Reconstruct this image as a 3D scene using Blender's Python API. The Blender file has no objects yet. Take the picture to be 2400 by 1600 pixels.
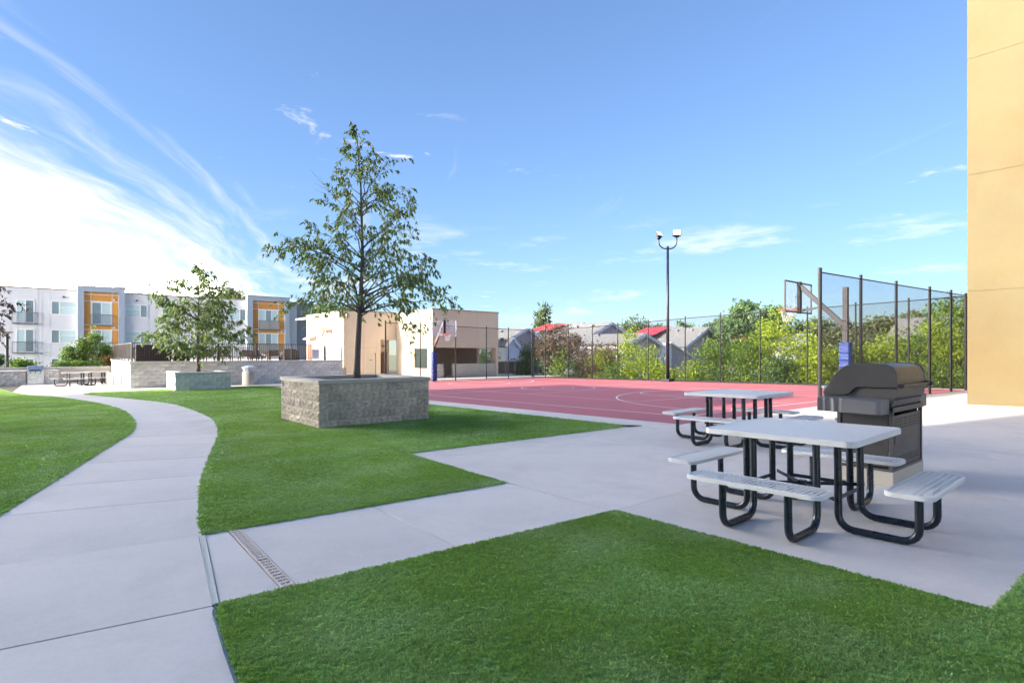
import bpy, math, random
import numpy as np
from mathutils import Vector, Matrix
R = math.radians
random.seed(7)
rng = np.random.default_rng(11)
scene = bpy.context.scene
COL = scene.collection

# ------------------------------------------------------------------ camera
cam_d = bpy.data.cameras.new('camera')
cam_d.sensor_width = 36.0
cam_d.lens = 1290.0 * 36.0 / 2400.0
cam_d.shift_y = 26.0 / 2400.0
cam_d.clip_end = 4000.0
cam = bpy.data.objects.new('camera', cam_d)
cam.location = (0, 0, 1.5)
cam.rotation_euler = (R(90), 0, R(-39.7))
COL.objects.link(cam)
scene.camera = cam

# ------------------------------------------------------------------ sky and sun
SUN_EL = R(29)
SUN_AZ = math.atan2(-0.979, 0.204)          # clockwise from +Y
SUN_DIR = Vector((math.sin(SUN_AZ) * math.cos(SUN_EL), math.cos(SUN_AZ) * math.cos(SUN_EL), math.sin(SUN_EL)))
world = bpy.data.worlds.new('World')
scene.world = world
world.use_nodes = True


def sky_nodes():
    nt = world.node_tree
    N, L = nt.nodes, nt.links
    N.clear()
    out = N.new('ShaderNodeOutputWorld')
    bg = N.new('ShaderNodeBackground')
    bg.inputs['Strength'].default_value = 0.086
    sky = N.new('ShaderNodeTexSky')
    sky.sky_type = 'NISHITA'
    sky.sun_disc = False
    sky.sun_elevation = SUN_EL
    sky.sun_rotation = SUN_AZ
    sky.altitude = 1400
    sky.air_density = 1.0
    sky.dust_density = 0.25
    sky.ozone_density = 2.6
    tc = N.new('ShaderNodeTexCoord')
    sep = N.new('ShaderNodeSeparateXYZ')
    L.new(tc.outputs['Generated'], sep.inputs[0])

    def math_(op, a, b=None, clamp=False):
        n = N.new('ShaderNodeMath')
        n.operation = op
        n.use_clamp = clamp
        for i, v in enumerate((a, b)):
            if v is None:
                continue
            if isinstance(v, (int, float)):
                n.inputs[i].default_value = v
            else:
                L.new(v, n.inputs[i])
        return n.outputs[0]

    def ramp(v, a, b, c=0.0, d=1.0):
        n = N.new('ShaderNodeMapRange')
        n.interpolation_type = 'SMOOTHSTEP'
        L.new(v, n.inputs['Value'])
        n.inputs['From Min'].default_value = a
        n.inputs['From Max'].default_value = b
        n.inputs['To Min'].default_value = c
        n.inputs['To Max'].default_value = d
        return n.outputs['Result']

    def noise(x, y, z, scale, detail, rough=0.55, dist=0.0):
        c = N.new('ShaderNodeCombineXYZ')
        for i, v in enumerate((x, y, z)):
            if isinstance(v, (int, float)):
                c.inputs[i].default_value = v
            else:
                L.new(v, c.inputs[i])
        n = N.new('ShaderNodeTexNoise')
        n.inputs['Scale'].default_value = scale
        n.inputs['Detail'].default_value = detail
        n.inputs['Roughness'].default_value = rough
        n.inputs['Distortion'].default_value = dist
        L.new(c.outputs[0], n.inputs['Vector'])
        return n.outputs['Fac']
    zz = math_('ADD', math_('MAXIMUM', sep.outputs['Z'], 0.0), 0.035)
    px = math_('DIVIDE', sep.outputs['X'], zz)
    py = math_('DIVIDE', sep.outputs['Y'], zz)
    # cirrus bands run along one compass direction of the cloud sheet
    u = math_('ADD', math_('MULTIPLY', px, 0.449), math_('MULTIPLY', py, 0.893))
    v = math_('SUBTRACT', math_('MULTIPLY', px, 0.893), math_('MULTIPLY', py, 0.449))
    warp = noise(math_('MULTIPLY', u, 0.3), math_('MULTIPLY', v, 0.5), 3.0, 1.2, 3)
    vw = math_('ADD', v, math_('MULTIPLY', math_('SUBTRACT', warp, 0.5), 1.1))
    streak = noise(math_('MULTIPLY', u, 0.16), vw, 0.0, 2.6, 8, 0.6, 0.5)
    fine = noise(math_('MULTIPLY', u, 0.35), math_('MULTIPLY', vw, 3.0), 5.0, 2.0, 6, 0.6)
    # the sheet is thick on its south-west flank and thins out across the sky
    flank = ramp(vw, -0.40, -2.3, -0.03, 0.49)
    dens = math_('ADD', math_('ADD', math_('MULTIPLY', streak, 0.95), math_('MULTIPLY', fine, 0.28)), flank)
    cir = ramp(dens, 0.68, 1.20, 0.0, 1.0)
    # small broken cloudlets
    cl_n = noise(math_('MULTIPLY', px, 1.0), math_('MULTIPLY', py, 1.0), 9.0, 3.4, 7, 0.62, 0.3)
    cl_m = noise(px, py, 2.0, 0.55, 2)
    cl = math_('MULTIPLY', ramp(cl_n, 0.61, 0.74), ramp(cl_m, 0.5, 0.66, 0.0, 0.7))
    # thin flat bands low down
    lo_n = noise(math_('MULTIPLY', sep.outputs['X'], 5.0), math_('MULTIPLY', sep.outputs['Y'], 5.0),
                 math_('MULTIPLY', sep.outputs['Z'], 26.0), 1.0, 7, 0.6)
    lo = math_('MULTIPLY', ramp(lo_n, 0.52, 0.74, 0.0, 0.55),
               math_('MULTIPLY', ramp(sep.outputs['Z'], 0.04, 0.10), ramp(sep.outputs['Z'], 0.26, 0.15)))
    mask = math_('MAXIMUM', math_('MAXIMUM', cir, cl), lo)
    mix = N.new('ShaderNodeMix')
    mix.data_type = 'RGBA'
    L.new(mask, mix.inputs['Factor'])
    # thin the model's over-bright horizon the same way all round
    lum = N.new('ShaderNodeVectorMath')
    lum.operation = 'DOT_PRODUCT'
    L.new(sky.outputs[0], lum.inputs[0])
    lum.inputs[1].default_value = (0.2, 0.7, 0.1)
    sc_ = N.new('ShaderNodeVectorMath')
    sc_.operation = 'SCALE'
    L.new(sky.outputs[0], sc_.inputs[0])
    L.new(math_('DIVIDE', 1.0, math_('ADD', math_('MULTIPLY', lum.outputs['Value'], 0.22), 1.0)), sc_.inputs['Scale'])
    tint = N.new('ShaderNodeVectorMath')
    tint.operation = 'MULTIPLY'
    L.new(sc_.outputs[0], tint.inputs[0])
    tint.inputs[1].default_value = (0.90, 0.955, 1.02)
    L.new(tint.outputs[0], mix.inputs['A'])
    cb = N.new('ShaderNodeVectorMath')
    cb.operation = 'SCALE'
    cb.inputs[0].default_value = (1.0, 0.94, 0.87)
    L.new(math_('ADD', math_('MULTIPLY', ramp(mask, 0.58, 0.95), 84.0), 4.0), cb.inputs['Scale'])
    L.new(cb.outputs[0], mix.inputs['B'])
    L.new(mix.outputs['Result'], bg.inputs['Color'])
    L.new(bg.outputs[0], out.inputs['Surface'])


sky_nodes()
sun_d = bpy.data.lights.new('sun', 'SUN')
sun_d.energy = 2.0
sun_d.angle = R(0.53)
sun_d.color = (1.0, 0.9, 0.76)
sun = bpy.data.objects.new('sun', sun_d)
sun.rotation_euler = (-SUN_DIR).to_track_quat('-Z', 'Y').to_euler()
sun.location = (-40, 8, 40)
COL.objects.link(sun)
scene.view_settings.view_transform = 'Standard'
scene.view_settings.look = 'None'
scene.view_settings.exposure = 2.2
scene.view_settings.gamma = 1.0
scene.view_settings.use_curve_mapping = False
try:
    scene.cycles.max_bounces = 7
    scene.cycles.transparent_max_bounces = 12
    scene.cycles.caustics_reflective = False
    scene.cycles.caustics_refractive = False
    scene.cycles.sample_clamp_indirect = 6.0
    scene.cycles.use_denoising = True
except Exception:
    pass


# ------------------------------------------------------------------ helpers
def gz(y):
    return -0.012 * y           # the courtyard falls gently away from the camera


def tag(o, label=None, cat=None, group=None, kind=None):
    if label:
        o['label'] = label
    if cat:
        o['category'] = cat
    if group:
        o['group'] = group
    if kind:
        o['kind'] = kind
    return o


def wloc(o):
    v = Vector((0, 0, 0))
    while o is not None:
        v += o.location
        o = o.parent
    return v


def empty(name, loc, label=None, cat=None, group=None, kind=None, parent=None):
    o = bpy.data.objects.new(name, None)
    o.empty_display_size = 0.2
    o.location = Vector(loc) - (wloc(parent) if parent else Vector())
    COL.objects.link(o)
    o.parent = parent
    return tag(o, label, cat, group, kind)


def link(name, me, parent=None, loc=(0, 0, 0), rot=None, scale=None):
    o = bpy.data.objects.new(name, me)
    o.location = loc
    if rot:
        o.rotation_euler = rot
    if scale:
        o.scale = scale
    COL.objects.link(o)
    o.parent = parent
    return o


def copy_tree(o, parent=None):
    c = o.copy()
    COL.objects.link(c)
    c.parent = parent
    for ch in list(o.children):
        copy_tree(ch, c)
    return c


class MB:
    def __init__(s):
        s.v, s.f = [], []

    def add(s, vs, fs):
        b = len(s.v)
        s.v.extend([tuple(p) for p in vs])
        s.f.extend([tuple(b + i for i in f) for f in fs])
        return s

    def box(s, x0, x1, y0, y1, z0, z1):
        vs = [(x, y, z) for z in (z0, z1) for y in (y0, y1) for x in (x0, x1)]
        return s.add(vs, [(0, 2, 3, 1), (4, 5, 7, 6), (0, 1, 5, 4), (2, 6, 7, 3), (0, 4, 6, 2), (1, 3, 7, 5)])

    def obox(s, c, sx, sy, sz, mat):
        c = Vector(c)
        vs = [c + mat @ Vector((x * sx / 2, y * sy / 2, z * sz / 2)) for z in (-1, 1) for y in (-1, 1) for x in (-1, 1)]
        return s.add(vs, [(0, 2, 3, 1), (4, 5, 7, 6), (0, 1, 5, 4), (2, 6, 7, 3), (0, 4, 6, 2), (1, 3, 7, 5)])

    def beam(s, a, b, w, h, up=(0, 0, 1)):
        a, b = Vector(a), Vector(b)
        d = b - a
        x = d.normalized()
        y = Vector(up).cross(x)
        if y.length < 1e-5:
            y = Vector((1, 0, 0)).cross(x)
        y.normalize()
        z = x.cross(y)
        return s.obox((a + b) / 2, d.length, w, h, Matrix((x, y, z)).transposed())

    def prism(s, poly, z0, z1):
        n = len(poly)
        f0 = z0 if callable(z0) else (lambda x, y: z0)
        f1 = z1 if callable(z1) else (lambda x, y: z1)
        vs = [(x, y, f0(x, y)) for x, y in poly] + [(x, y, f1(x, y)) for x, y in poly]
        fs = [tuple(range(n))[::-1], tuple(range(n, 2 * n))] + [(i, (i + 1) % n, n + (i + 1) % n, n + i) for i in range(n)]
        return s.add(vs, fs)

    def extrude(s, prof, axis, a0, a1):
        """profile in the two other axes, swept along axis: 0 x, 1 y, 2 z"""
        n = len(prof)

        def p(a, q):
            if axis == 0:
                return (a, q[0], q[1])
            if axis == 1:
                return (q[0], a, q[1])
            return (q[0], q[1], a)
        vs = [p(a0, q) for q in prof] + [p(a1, q) for q in prof]
        fs = [tuple(range(n))[::-1], tuple(range(n, 2 * n))] + [(i, (i + 1) % n, n + (i + 1) % n, n + i) for i in range(n)]
        return s.add(vs, fs)

    def tube(s, pts, r, n=8, closed=False, cap=True):
        pts = [Vector(p) for p in pts]
        rs = r if isinstance(r, (list, tuple)) else [r] * len(pts)
        m = len(pts)
        ref = None
        rings = []
        for i, p in enumerate(pts):
            if closed:
                t = pts[(i + 1) % m] - pts[i - 1]
            else:
                t = pts[min(i + 1, m - 1)] - pts[max(i - 1, 0)]
            if t.length < 1e-9:
                t = Vector((0, 0, 1))
            t.normalize()
            if ref is None:
                ref = Vector((0, 0, 1)) if abs(t.z) < 0.9 else Vector((1, 0, 0))
            a = (ref - t * ref.dot(t))
            if a.length < 1e-6:
                a = t.orthogonal()
            a.normalize()
            ref = a
            b = t.cross(a)
            rings.append([p + (a * math.cos(2 * math.pi * k / n) + b * math.sin(2 * math.pi * k / n)) * rs[i] for k in range(n)])
        vs = [q for ring in rings for q in ring]
        fs = []
        for i in range(m if closed else m - 1):
            j = (i + 1) % m
            for k in range(n):
                k2 = (k + 1) % n
                fs.append((i * n + k, i * n + k2, j * n + k2, j * n + k))
        if cap and not closed:
            fs.append(tuple(range(n))[::-1])
            fs.append(tuple((m - 1) * n + k for k in range(n)))
        return s.add(vs, fs)

    def lathe(s, prof, c=(0, 0, 0), n=20):
        vs, fs = [], []
        m = len(prof)
        for r, z in prof:
            for k in range(n):
                a = 2 * math.pi * k / n
                vs.append((c[0] + r * math.cos(a), c[1] + r * math.sin(a), c[2] + z))
        for i in range(m - 1):
            for k in range(n):
                fs.append((i * n + k, i * n + (k + 1) % n, (i + 1) * n + (k + 1) % n, (i + 1) * n + k))
        fs.append(tuple(range(n))[::-1])
        fs.append(tuple((m - 1) * n + k for k in range(n)))
        return s.add(vs, fs)

    def mesh(s, name, mat, off=(0, 0, 0), smooth=False):
        me = bpy.data.meshes.new(name)
        ox, oy, oz = off
        me.from_pydata([(x - ox, y - oy, z - oz) for x, y, z in s.v], [], s.f)
        if mat is not None:
            me.materials.append(mat)
        if smooth:
            me.polygons.foreach_set('use_smooth', [True] * len(me.polygons))
        me.update()
        return me

    def build(s, name, mat, parent=None, smooth=False, bevel=0.0, origin=None, auto=None):
        off = wloc(parent) if parent else Vector(origin or (0, 0, 0))
        me = s.mesh(name, mat, off, smooth or auto is not None)
        o = link(name, me, parent, (0, 0, 0) if parent else off)
        if auto is not None:
            me.set_sharp_from_angle(angle=R(auto))
        if bevel:
            b = o.modifiers.new('bevel', 'BEVEL')
            b.width = bevel
            b.segments = 2
            b.limit_method = 'ANGLE'
            b.angle_limit = R(40)
        return o


def np_mesh(name, V, Fq, mat, smooth=False):
    """fast mesh from numpy arrays; Fq is (n,3) or (n,4)"""
    me = bpy.data.meshes.new(name)
    k = Fq.shape[1]
    me.vertices.add(len(V))
    me.vertices.foreach_set('co', np.ascontiguousarray(V, dtype=np.float32).ravel())
    me.loops.add(Fq.size)
    me.loops.foreach_set('vertex_index', np.ascontiguousarray(Fq, dtype=np.int32).ravel())
    me.polygons.add(len(Fq))
    me.polygons.foreach_set('loop_start', np.arange(0, Fq.size, k, dtype=np.int32))
    me.polygons.foreach_set('loop_total', np.full(len(Fq), k, dtype=np.int32))
    me.update(calc_edges=True)
    if mat is not None:
        me.materials.append(mat)
    if smooth:
        me.polygons.foreach_set('use_smooth', [True] * len(Fq))
    return me


# ------------------------------------------------------------------ materials
def material(name, col, rough=0.6, var=0.08, scale=6.0, bump=0.0, bscale=80.0, metal=0.0, spec=0.5, rand=0.0,
             col2=None, c2lo=0.5, c2hi=0.7, c2scale=1.0, stretch=None, bdist=0.01, fine=0.0, coat=0.0):
    m = bpy.data.materials.new(name)
    m.use_nodes = True
    N, L = m.node_tree.nodes, m.node_tree.links
    b = N['Principled BSDF']
    b.inputs['Roughness'].default_value = rough
    b.inputs['Metallic'].default_value = metal
    b.inputs['Specular IOR Level'].default_value = spec
    b.inputs['Coat Weight'].default_value = coat
    tc = N.new('ShaderNodeTexCoord')
    vec = tc.outputs['Object']
    if stretch:
        mp = N.new('ShaderNodeMapping')
        mp.inputs['Scale'].default_value = stretch
        L.new(vec, mp.inputs['Vector'])
        vec = mp.outputs[0]

    def noise(sc, det=4, ro=0.6):
        n = N.new('ShaderNodeTexNoise')
        n.inputs['Scale'].default_value = sc
        n.inputs['Detail'].default_value = det
        n.inputs['Roughness'].default_value = ro
        L.new(vec, n.inputs['Vector'])
        return n.outputs['Fac']

    def mr(v, a, bb, c, d):
        n = N.new('ShaderNodeMapRange')
        L.new(v, n.inputs['Value'])
        for k, x in zip(('From Min', 'From Max', 'To Min', 'To Max'), (a, bb, c, d)):
            n.inputs[k].default_value = x
        return n.outputs['Result']
    n1 = noise(scale, 6)
    val = mr(n1, 0.25, 0.75, 1 - var, 1 + var)
    if fine:
        f = mr(noise(scale * 40, 3), 0.3, 0.7, 1 - fine, 1 + fine)
        mm = N.new('ShaderNodeMath')
        mm.operation = 'MULTIPLY'
        L.new(val, mm.inputs[0])
        L.new(f, mm.inputs[1])
        val = mm.outputs[0]
    if rand:
        oi = N.new('ShaderNodeObjectInfo')
        mm = N.new('ShaderNodeMath')
        mm.operation = 'MULTIPLY'
        L.new(val, mm.inputs[0])
        L.new(mr(oi.outputs['Random'], 0, 1, 1 - rand, 1 + rand), mm.inputs[1])
        val = mm.outputs[0]
    base = None
    if col2:
        mx = N.new('ShaderNodeMix')
        mx.data_type = 'RGBA'
        mx.inputs['A'].default_value = (*col, 1)
        mx.inputs['B'].default_value = (*col2, 1)
        L.new(mr(noise(c2scale, 5), c2lo, c2hi, 0, 1), mx.inputs['Factor'])
        base = mx.outputs['Result']
    vm = N.new('ShaderNodeVectorMath')
    vm.operation = 'SCALE'
    if base is not None:
        L.new(base, vm.inputs[0])
    else:
        vm.inputs[0].default_value = col
    L.new(val, vm.inputs['Scale'])
    L.new(vm.outputs[0], b.inputs['Base Color'])
    L.new(mr(n1, 0.3, 0.7, max(0.02, rough - 0.06), min(1, rough + 0.06)), b.inputs['Roughness'])
    if bump:
        bp = N.new('ShaderNodeBump')
        bp.inputs['Strength'].default_value = bump
        bp.inputs['Distance'].default_value = bdist
        L.new(noise(bscale, 5), bp.inputs['Height'])
        L.new(bp.outputs[0], b.inputs['Normal'])
    return m


def leaf_material(name, col, col2, trans=0.35, rough=0.5, sat_noise=3.0, mid=0.55, col3=None):
    m = bpy.data.materials.new(name)
    m.use_nodes = True
    N, L = m.node_tree.nodes, m.node_tree.links
    b = N['Principled BSDF']
    b.inputs['Roughness'].default_value = rough
    geo = N.new('ShaderNodeNewGeometry')
    rp = N.new('ShaderNodeValToRGB')
    el = rp.color_ramp.elements
    el[0].color = (*[c * 0.7 for c in col], 1)
    el[1].color = (*col2, 1)
    e = el.new(mid)
    e.color = (*col, 1)
    if col3:
        e2 = el.new(0.95)
        e2.color = (*col2, 1)
        el[-1].color = (*col3, 1)
    L.new(geo.outputs['Random Per Island'], rp.inputs['Fac'])
    L.new(rp.outputs[0], b.inputs['Base Color'])
    tr = N.new('ShaderNodeBsdfTranslucent')
    L.new(rp.outputs[0], tr.inputs['Color'])
    mx = N.new('ShaderNodeMixShader')
    mx.inputs[0].default_value = trans
    L.new(b.outputs[0], mx.inputs[1])
    L.new(tr.outputs[0], mx.inputs[2])
    L.new(mx.outputs[0], N['Material Output'].inputs['Surface'])
    return m


def glass_material(name, tint, alpha):
    m = bpy.data.materials.new(name)
    m.use_nodes = True
    N, L = m.node_tree.nodes, m.node_tree.links
    b = N['Principled BSDF']
    b.inputs['Base Color'].default_value = (*tint, 1)
    b.inputs['Roughness'].default_value = 0.04
    b.inputs['Alpha'].default_value = alpha
    return m


MAT = {}
MAT['concrete'] = material('concrete', (0.735, 0.665, 0.605), 0.85, 0.08, 0.9, 0.25, 140, rand=0.045, col2=(0.61, 0.55, 0.505), c2lo=0.45, c2hi=0.70, c2scale=0.8, bdist=0.004, fine=0.035)
MAT['joint'] = material('joint_filler', (0.055, 0.045, 0.038), 0.95, 0.2, 9, 0.4, 60)
MAT['court'] = material('court_paint', (0.47, 0.128, 0.145), 0.7, 0.10, 0.5, 0.12, 160, col2=(0.38, 0.13, 0.155), c2lo=0.5, c2hi=0.72, c2scale=0.45, bdist=0.003, fine=0.03)
MAT['line'] = material('line_paint', (0.78, 0.76, 0.74), 0.6, 0.06, 3, fine=0.05)
MAT['earth'] = material('ground_earth', (0.10, 0.12, 0.05), 0.95, 0.3, 0.2, col2=(0.16, 0.14, 0.09), c2scale=0.08)
MAT['turf'] = material('turf_backing', (0.19, 0.36, 0.07), 0.9, 0.2, 1.2, 0.5, 300, fine=0.25, bdist=0.006)
MAT['white_render'] = material('white_render', (0.70, 0.695, 0.72), 0.75, 0.02, 2, 0.05, 200, rand=0.012)
MAT['white_trim'] = material('white_trim', (0.82, 0.82, 0.82), 0.5, 0.02, 4)
MAT['blue_grey'] = material('blue_grey_panel', (0.34, 0.40, 0.48), 0.6, 0.03, 2)
MAT['orange'] = material('orange_panel', (0.66, 0.29, 0.055), 0.45, 0.10, 5, stretch=(3, 3, 0.5), rand=0.05)
MAT['slate_siding'] = material('slate_siding', (0.15, 0.18, 0.24), 0.6, 0.05, 3, rand=0.04)
MAT['pane_light'] = material('pane_blinds', (0.52, 0.65, 0.67), 0.12, 0.10, 2.5, stretch=(1, 1, 6), spec=0.6, rand=0.1)
MAT['pane_dark'] = material('pane_dark', (0.20, 0.27, 0.30), 0.06, 0.15, 2, spec=0.8, rand=0.2)
MAT['pane_green'] = material('pane_dark_green', (0.035, 0.055, 0.05), 0.08, 0.2, 2, spec=0.5)
MAT['dark_rail'] = material('dark_rail', (0.10, 0.09, 0.09), 0.45, 0.05, 4)
MAT['balcony_rail'] = material('balcony_rail', (0.17, 0.19, 0.24), 0.45, 0.05, 4)
MAT['brown_rail'] = material('brown_rail', (0.05, 0.034, 0.028), 0.5, 0.06, 4)
MAT['tan'] = material('tan_stucco', (0.68, 0.57, 0.43), 0.85, 0.035, 1.2, 0.15, 220, bdist=0.004, fine=0.02, rand=0.015)
MAT['tan_trim'] = material('tan_trim', (0.33, 0.25, 0.20), 0.6, 0.05, 4)
MAT['tan_door'] = material('tan_door', (0.62, 0.54, 0.42), 0.55, 0.02, 4)
MAT['yellow'] = material('yellow_stucco', (0.192, 0.153, 0.077), 0.85, 0.09, 0.6, 0.3, 140, col2=(0.182, 0.131, 0.058), c2lo=0.45, c2hi=0.75, c2scale=0.35, bdist=0.004, fine=0.03)
MAT['block_grey'] = material('split_block_grey', (0.60, 0.58, 0.55), 0.95, 0.24, 5, 0.7, 26, rand=0.17, bdist=0.03, fine=0.15)
MAT['block_brown'] = material('split_block_brown', (0.50, 0.435, 0.365), 0.95, 0.40, 10, 0.9, 22, rand=0.18, col2=(0.58, 0.455, 0.32), c2scale=4.0, bdist=0.035, fine=0.22)
MAT['block_cream'] = material('block_cream', (0.50, 0.46, 0.40), 0.9, 0.08, 5, 0.4, 40, rand=0.05)
MAT['mortar'] = material('mortar', (0.62, 0.60, 0.57), 0.95, 0.1, 6, 0.3, 80)
MAT['mortar_brown'] = material('mortar_brown', (0.52, 0.47, 0.41), 0.95, 0.1, 6, 0.3, 80)
MAT['cap_stone'] = material('cap_stone', (0.48, 0.43, 0.38), 0.85, 0.10, 5, 0.3, 60, rand=0.05, fine=0.08)
MAT['cap_grey'] = material('cap_grey', (0.60, 0.585, 0.56), 0.85, 0.08, 5, 0.3, 60, rand=0.04)
MAT['soil'] = material('soil', (0.07, 0.05, 0.035), 1.0, 0.3, 9, 0.8, 30, bdist=0.03)
MAT['black_vinyl'] = material('black_vinyl', (0.008, 0.0075, 0.010), 0.45, 0.1, 6, rand=0.1)
MAT['pole_paint'] = material('dark_pole_paint', (0.012, 0.011, 0.016), 0.4, 0.1, 5)
MAT['navy_tube'] = material('navy_powder_coat', (0.005, 0.012, 0.022), 0.30, 0.15, 14, 0.05, 90, fine=0.1)
MAT['white_plastisol'] = material('white_plastisol', (0.66, 0.655, 0.65), 0.38, 0.04, 5, 0.05, 120, fine=0.02)
MAT['hoop_grey'] = material('hoop_grey_steel', (0.06, 0.056, 0.062), 0.5, 0.06, 5)
MAT['hoop_white'] = material('hoop_white_frame', (0.66, 0.66, 0.68), 0.5, 0.03, 5)
MAT['hoop_brown'] = material('hoop_arm_brown', (0.16, 0.10, 0.085), 0.5, 0.06, 5)
MAT['blue_pad'] = material('blue_vinyl_pad', (0.012, 0.045, 0.24), 0.35, 0.1, 3, 0.5, 7, stretch=(0.6, 0.6, 3.5), bdist=0.05)
MAT['rim_red'] = material('rim_red', (0.60, 0.06, 0.03), 0.4, 0.05, 5)
MAT['net'] = material('net_cord', (0.5, 0.5, 0.5), 0.8, 0.1, 5)
MAT['board_glass'] = glass_material('backboard_glass', (0.72, 0.84, 0.88), 0.22)
MAT['smoked_glass'] = glass_material('smoked_glass', (0.42, 0.40, 0.36), 0.55)
MAT['grill_hood'] = material('grill_hood_grey', (0.046, 0.044, 0.045), 0.42, 0.05, 3, 0.03, 200)
MAT['grill_body'] = material('grill_body_grey', (0.062, 0.060, 0.060), 0.5, 0.07, 4, fine=0.04)
MAT['grill_shelf'] = material('grill_shelf_grey', (0.125, 0.125, 0.13), 0.5, 0.05, 4, 0.05, 150)
MAT['grill_plinth'] = material('grill_plinth', (0.42, 0.38, 0.32), 0.6, 0.06, 4)
MAT['black'] = material('black_part', (0.012, 0.012, 0.012), 0.5, 0.1, 4)
MAT['steel'] = material('stainless_steel', (0.56, 0.57, 0.59), 0.28, 0.06, 4, metal=0.9, stretch=(1, 1, 8))
MAT['steel_dark'] = material('grill_window_dark', (0.03, 0.04, 0.07), 0.2, 0.1, 4)
MAT['bark'] = material('bark', (0.15, 0.12, 0.105), 0.95, 0.25, 9, 0.9, 22, stretch=(3, 3, 0.6), bdist=0.03)
MAT['bark_far'] = material('bark_far', (0.11, 0.09, 0.07), 0.95, 0.2, 4)
MAT['shingle'] = material('grey_shingle', (0.165, 0.165, 0.168), 0.9, 0.08, 1.0, 0.3, 16, stretch=(1, 1, 3), fine=0.12)
MAT['house_wall'] = material('house_grey_siding', (0.36, 0.345, 0.38), 0.8, 0.03, 2, rand=0.03)
MAT['house_tan'] = material('house_tan_siding', (0.45, 0.40, 0.36), 0.8, 0.03, 2)
MAT['house_trim'] = material('house_blue_white_trim', (0.60, 0.64, 0.74), 0.6, 0.03, 2)
MAT['red_roof'] = material('red_roof_metal', (0.44, 0.035, 0.05), 0.5, 0.05, 2)
MAT['bin_grey'] = material('bin_warm_grey', (0.35, 0.33, 0.31), 0.6, 0.05, 3)
MAT['bin_hood'] = material('bin_hood_blue_grey', (0.46, 0.52, 0.58), 0.4, 0.05, 3)
MAT['wicker'] = material('dark_wicker', (0.045, 0.03, 0.028), 0.7, 0.3, 30, 0.5, 60)
MAT['sign_white'] = material('sign_white', (0.74, 0.77, 0.82), 0.5, 0.02, 3)
MAT['sign_grey'] = material('sign_print_grey', (0.25, 0.27, 0.32), 0.6, 0.02, 3)
MAT['logo_yellow'] = material('logo_yellow', (0.45, 0.28, 0.02), 0.45, 0.03, 3)
MAT['logo_brown'] = material('logo_brown', (0.16, 0.05, 0.02), 0.5, 0.05, 3)
MAT['logo_grey'] = material('logo_grey', (0.16, 0.13, 0.12), 0.5, 0.05, 3)
MAT['door_brown'] = material('door_brown', (0.22, 0.10, 0.05), 0.45, 0.12, 4, stretch=(4, 4, 0.5))
MAT['grate'] = material('drain_grate', (0.72, 0.59, 0.50), 0.6, 0.10, 9, fine=0.08)
MAT['strip'] = material('expansion_strip', (0.62, 0.62, 0.555), 0.95, 0.08, 5)
MAT['teal_edge'] = material('teal_edging', (0.03, 0.10, 0.13), 0.6, 0.1, 5)
MAT['fabric_black'] = material('weed_fabric', (0.014, 0.014, 0.018), 0.9, 0.1, 9)
MAT['beige_metal'] = material('beige_metal', (0.42, 0.34, 0.27), 0.55, 0.05, 4)
MAT['shade_block_tan'] = material('shade_block_tan', (0.55, 0.50, 0.44), 0.85, 0.05, 1.0)


def lamp_glow():
    m = bpy.data.materials.new('lit_lens')
    m.use_nodes = True
    b = m.node_tree.nodes['Principled BSDF']
    b.inputs['Base Color'].default_value = (0.85, 0.82, 0.72, 1)
    b.inputs['Roughness'].default_value = 0.25
    b.inputs['Emission Color'].default_value = (1.0, 0.9, 0.66, 1)
    b.inputs['Emission Strength'].default_value = 0.35
    return m


MAT['lens'] = lamp_glow()
MAT['leaf_tree'] = leaf_material('leaf_street_tree', (0.15, 0.225, 0.065), (0.27, 0.34, 0.11), 0.45, 0.5, col3=(0.30, 0.16, 0.08))
MAT['leaf_small'] = leaf_material('leaf_small_tree', (0.12, 0.195, 0.055), (0.26, 0.33, 0.10), 0.45, 0.5, col3=(0.22, 0.13, 0.075))
MAT['leaf_maroon'] = leaf_material('leaf_maroon', (0.075, 0.055, 0.035), (0.15, 0.06, 0.05), 0.3)
MAT['leaf_locust'] = leaf_material('leaf_golden_locust', (0.27, 0.39, 0.03), (0.60, 0.68, 0.05), 0.5, 0.5, mid=0.45)
MAT['leaf_locust_green'] = leaf_material('leaf_green_locust', (0.13, 0.26, 0.04), (0.50, 0.58, 0.06), 0.5, 0.5, mid=0.6)
MAT['leaf_shade_green'] = leaf_material('leaf_deep_green', (0.08, 0.16, 0.05), (0.16, 0.28, 0.06), 0.45)
MAT['leaf_brown'] = leaf_material('leaf_bronze', (0.16, 0.12, 0.08), (0.28, 0.21, 0.14), 0.35)
MAT['leaf_pine'] = leaf_material('needle_pine', (0.08, 0.13, 0.055), (0.15, 0.20, 0.08), 0.3, 0.6)
MAT['leaf_olive'] = leaf_material('leaf_olive_tree', (0.13, 0.16, 0.065), (0.25, 0.27, 0.10), 0.4, 0.6)
MAT['leaf_far'] = leaf_material('leaf_far_tree', (0.10, 0.18, 0.07), (0.20, 0.30, 0.11), 0.4, 0.6)
MAT['leaf_bed'] = leaf_material('leaf_bed_shrub', (0.12, 0.22, 0.05), (0.28, 0.38, 0.09), 0.45)
MAT['leaf_rust'] = leaf_material('leaf_rust_shrub', (0.20, 0.15, 0.06), (0.42, 0.20, 0.09), 0.4)


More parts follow.
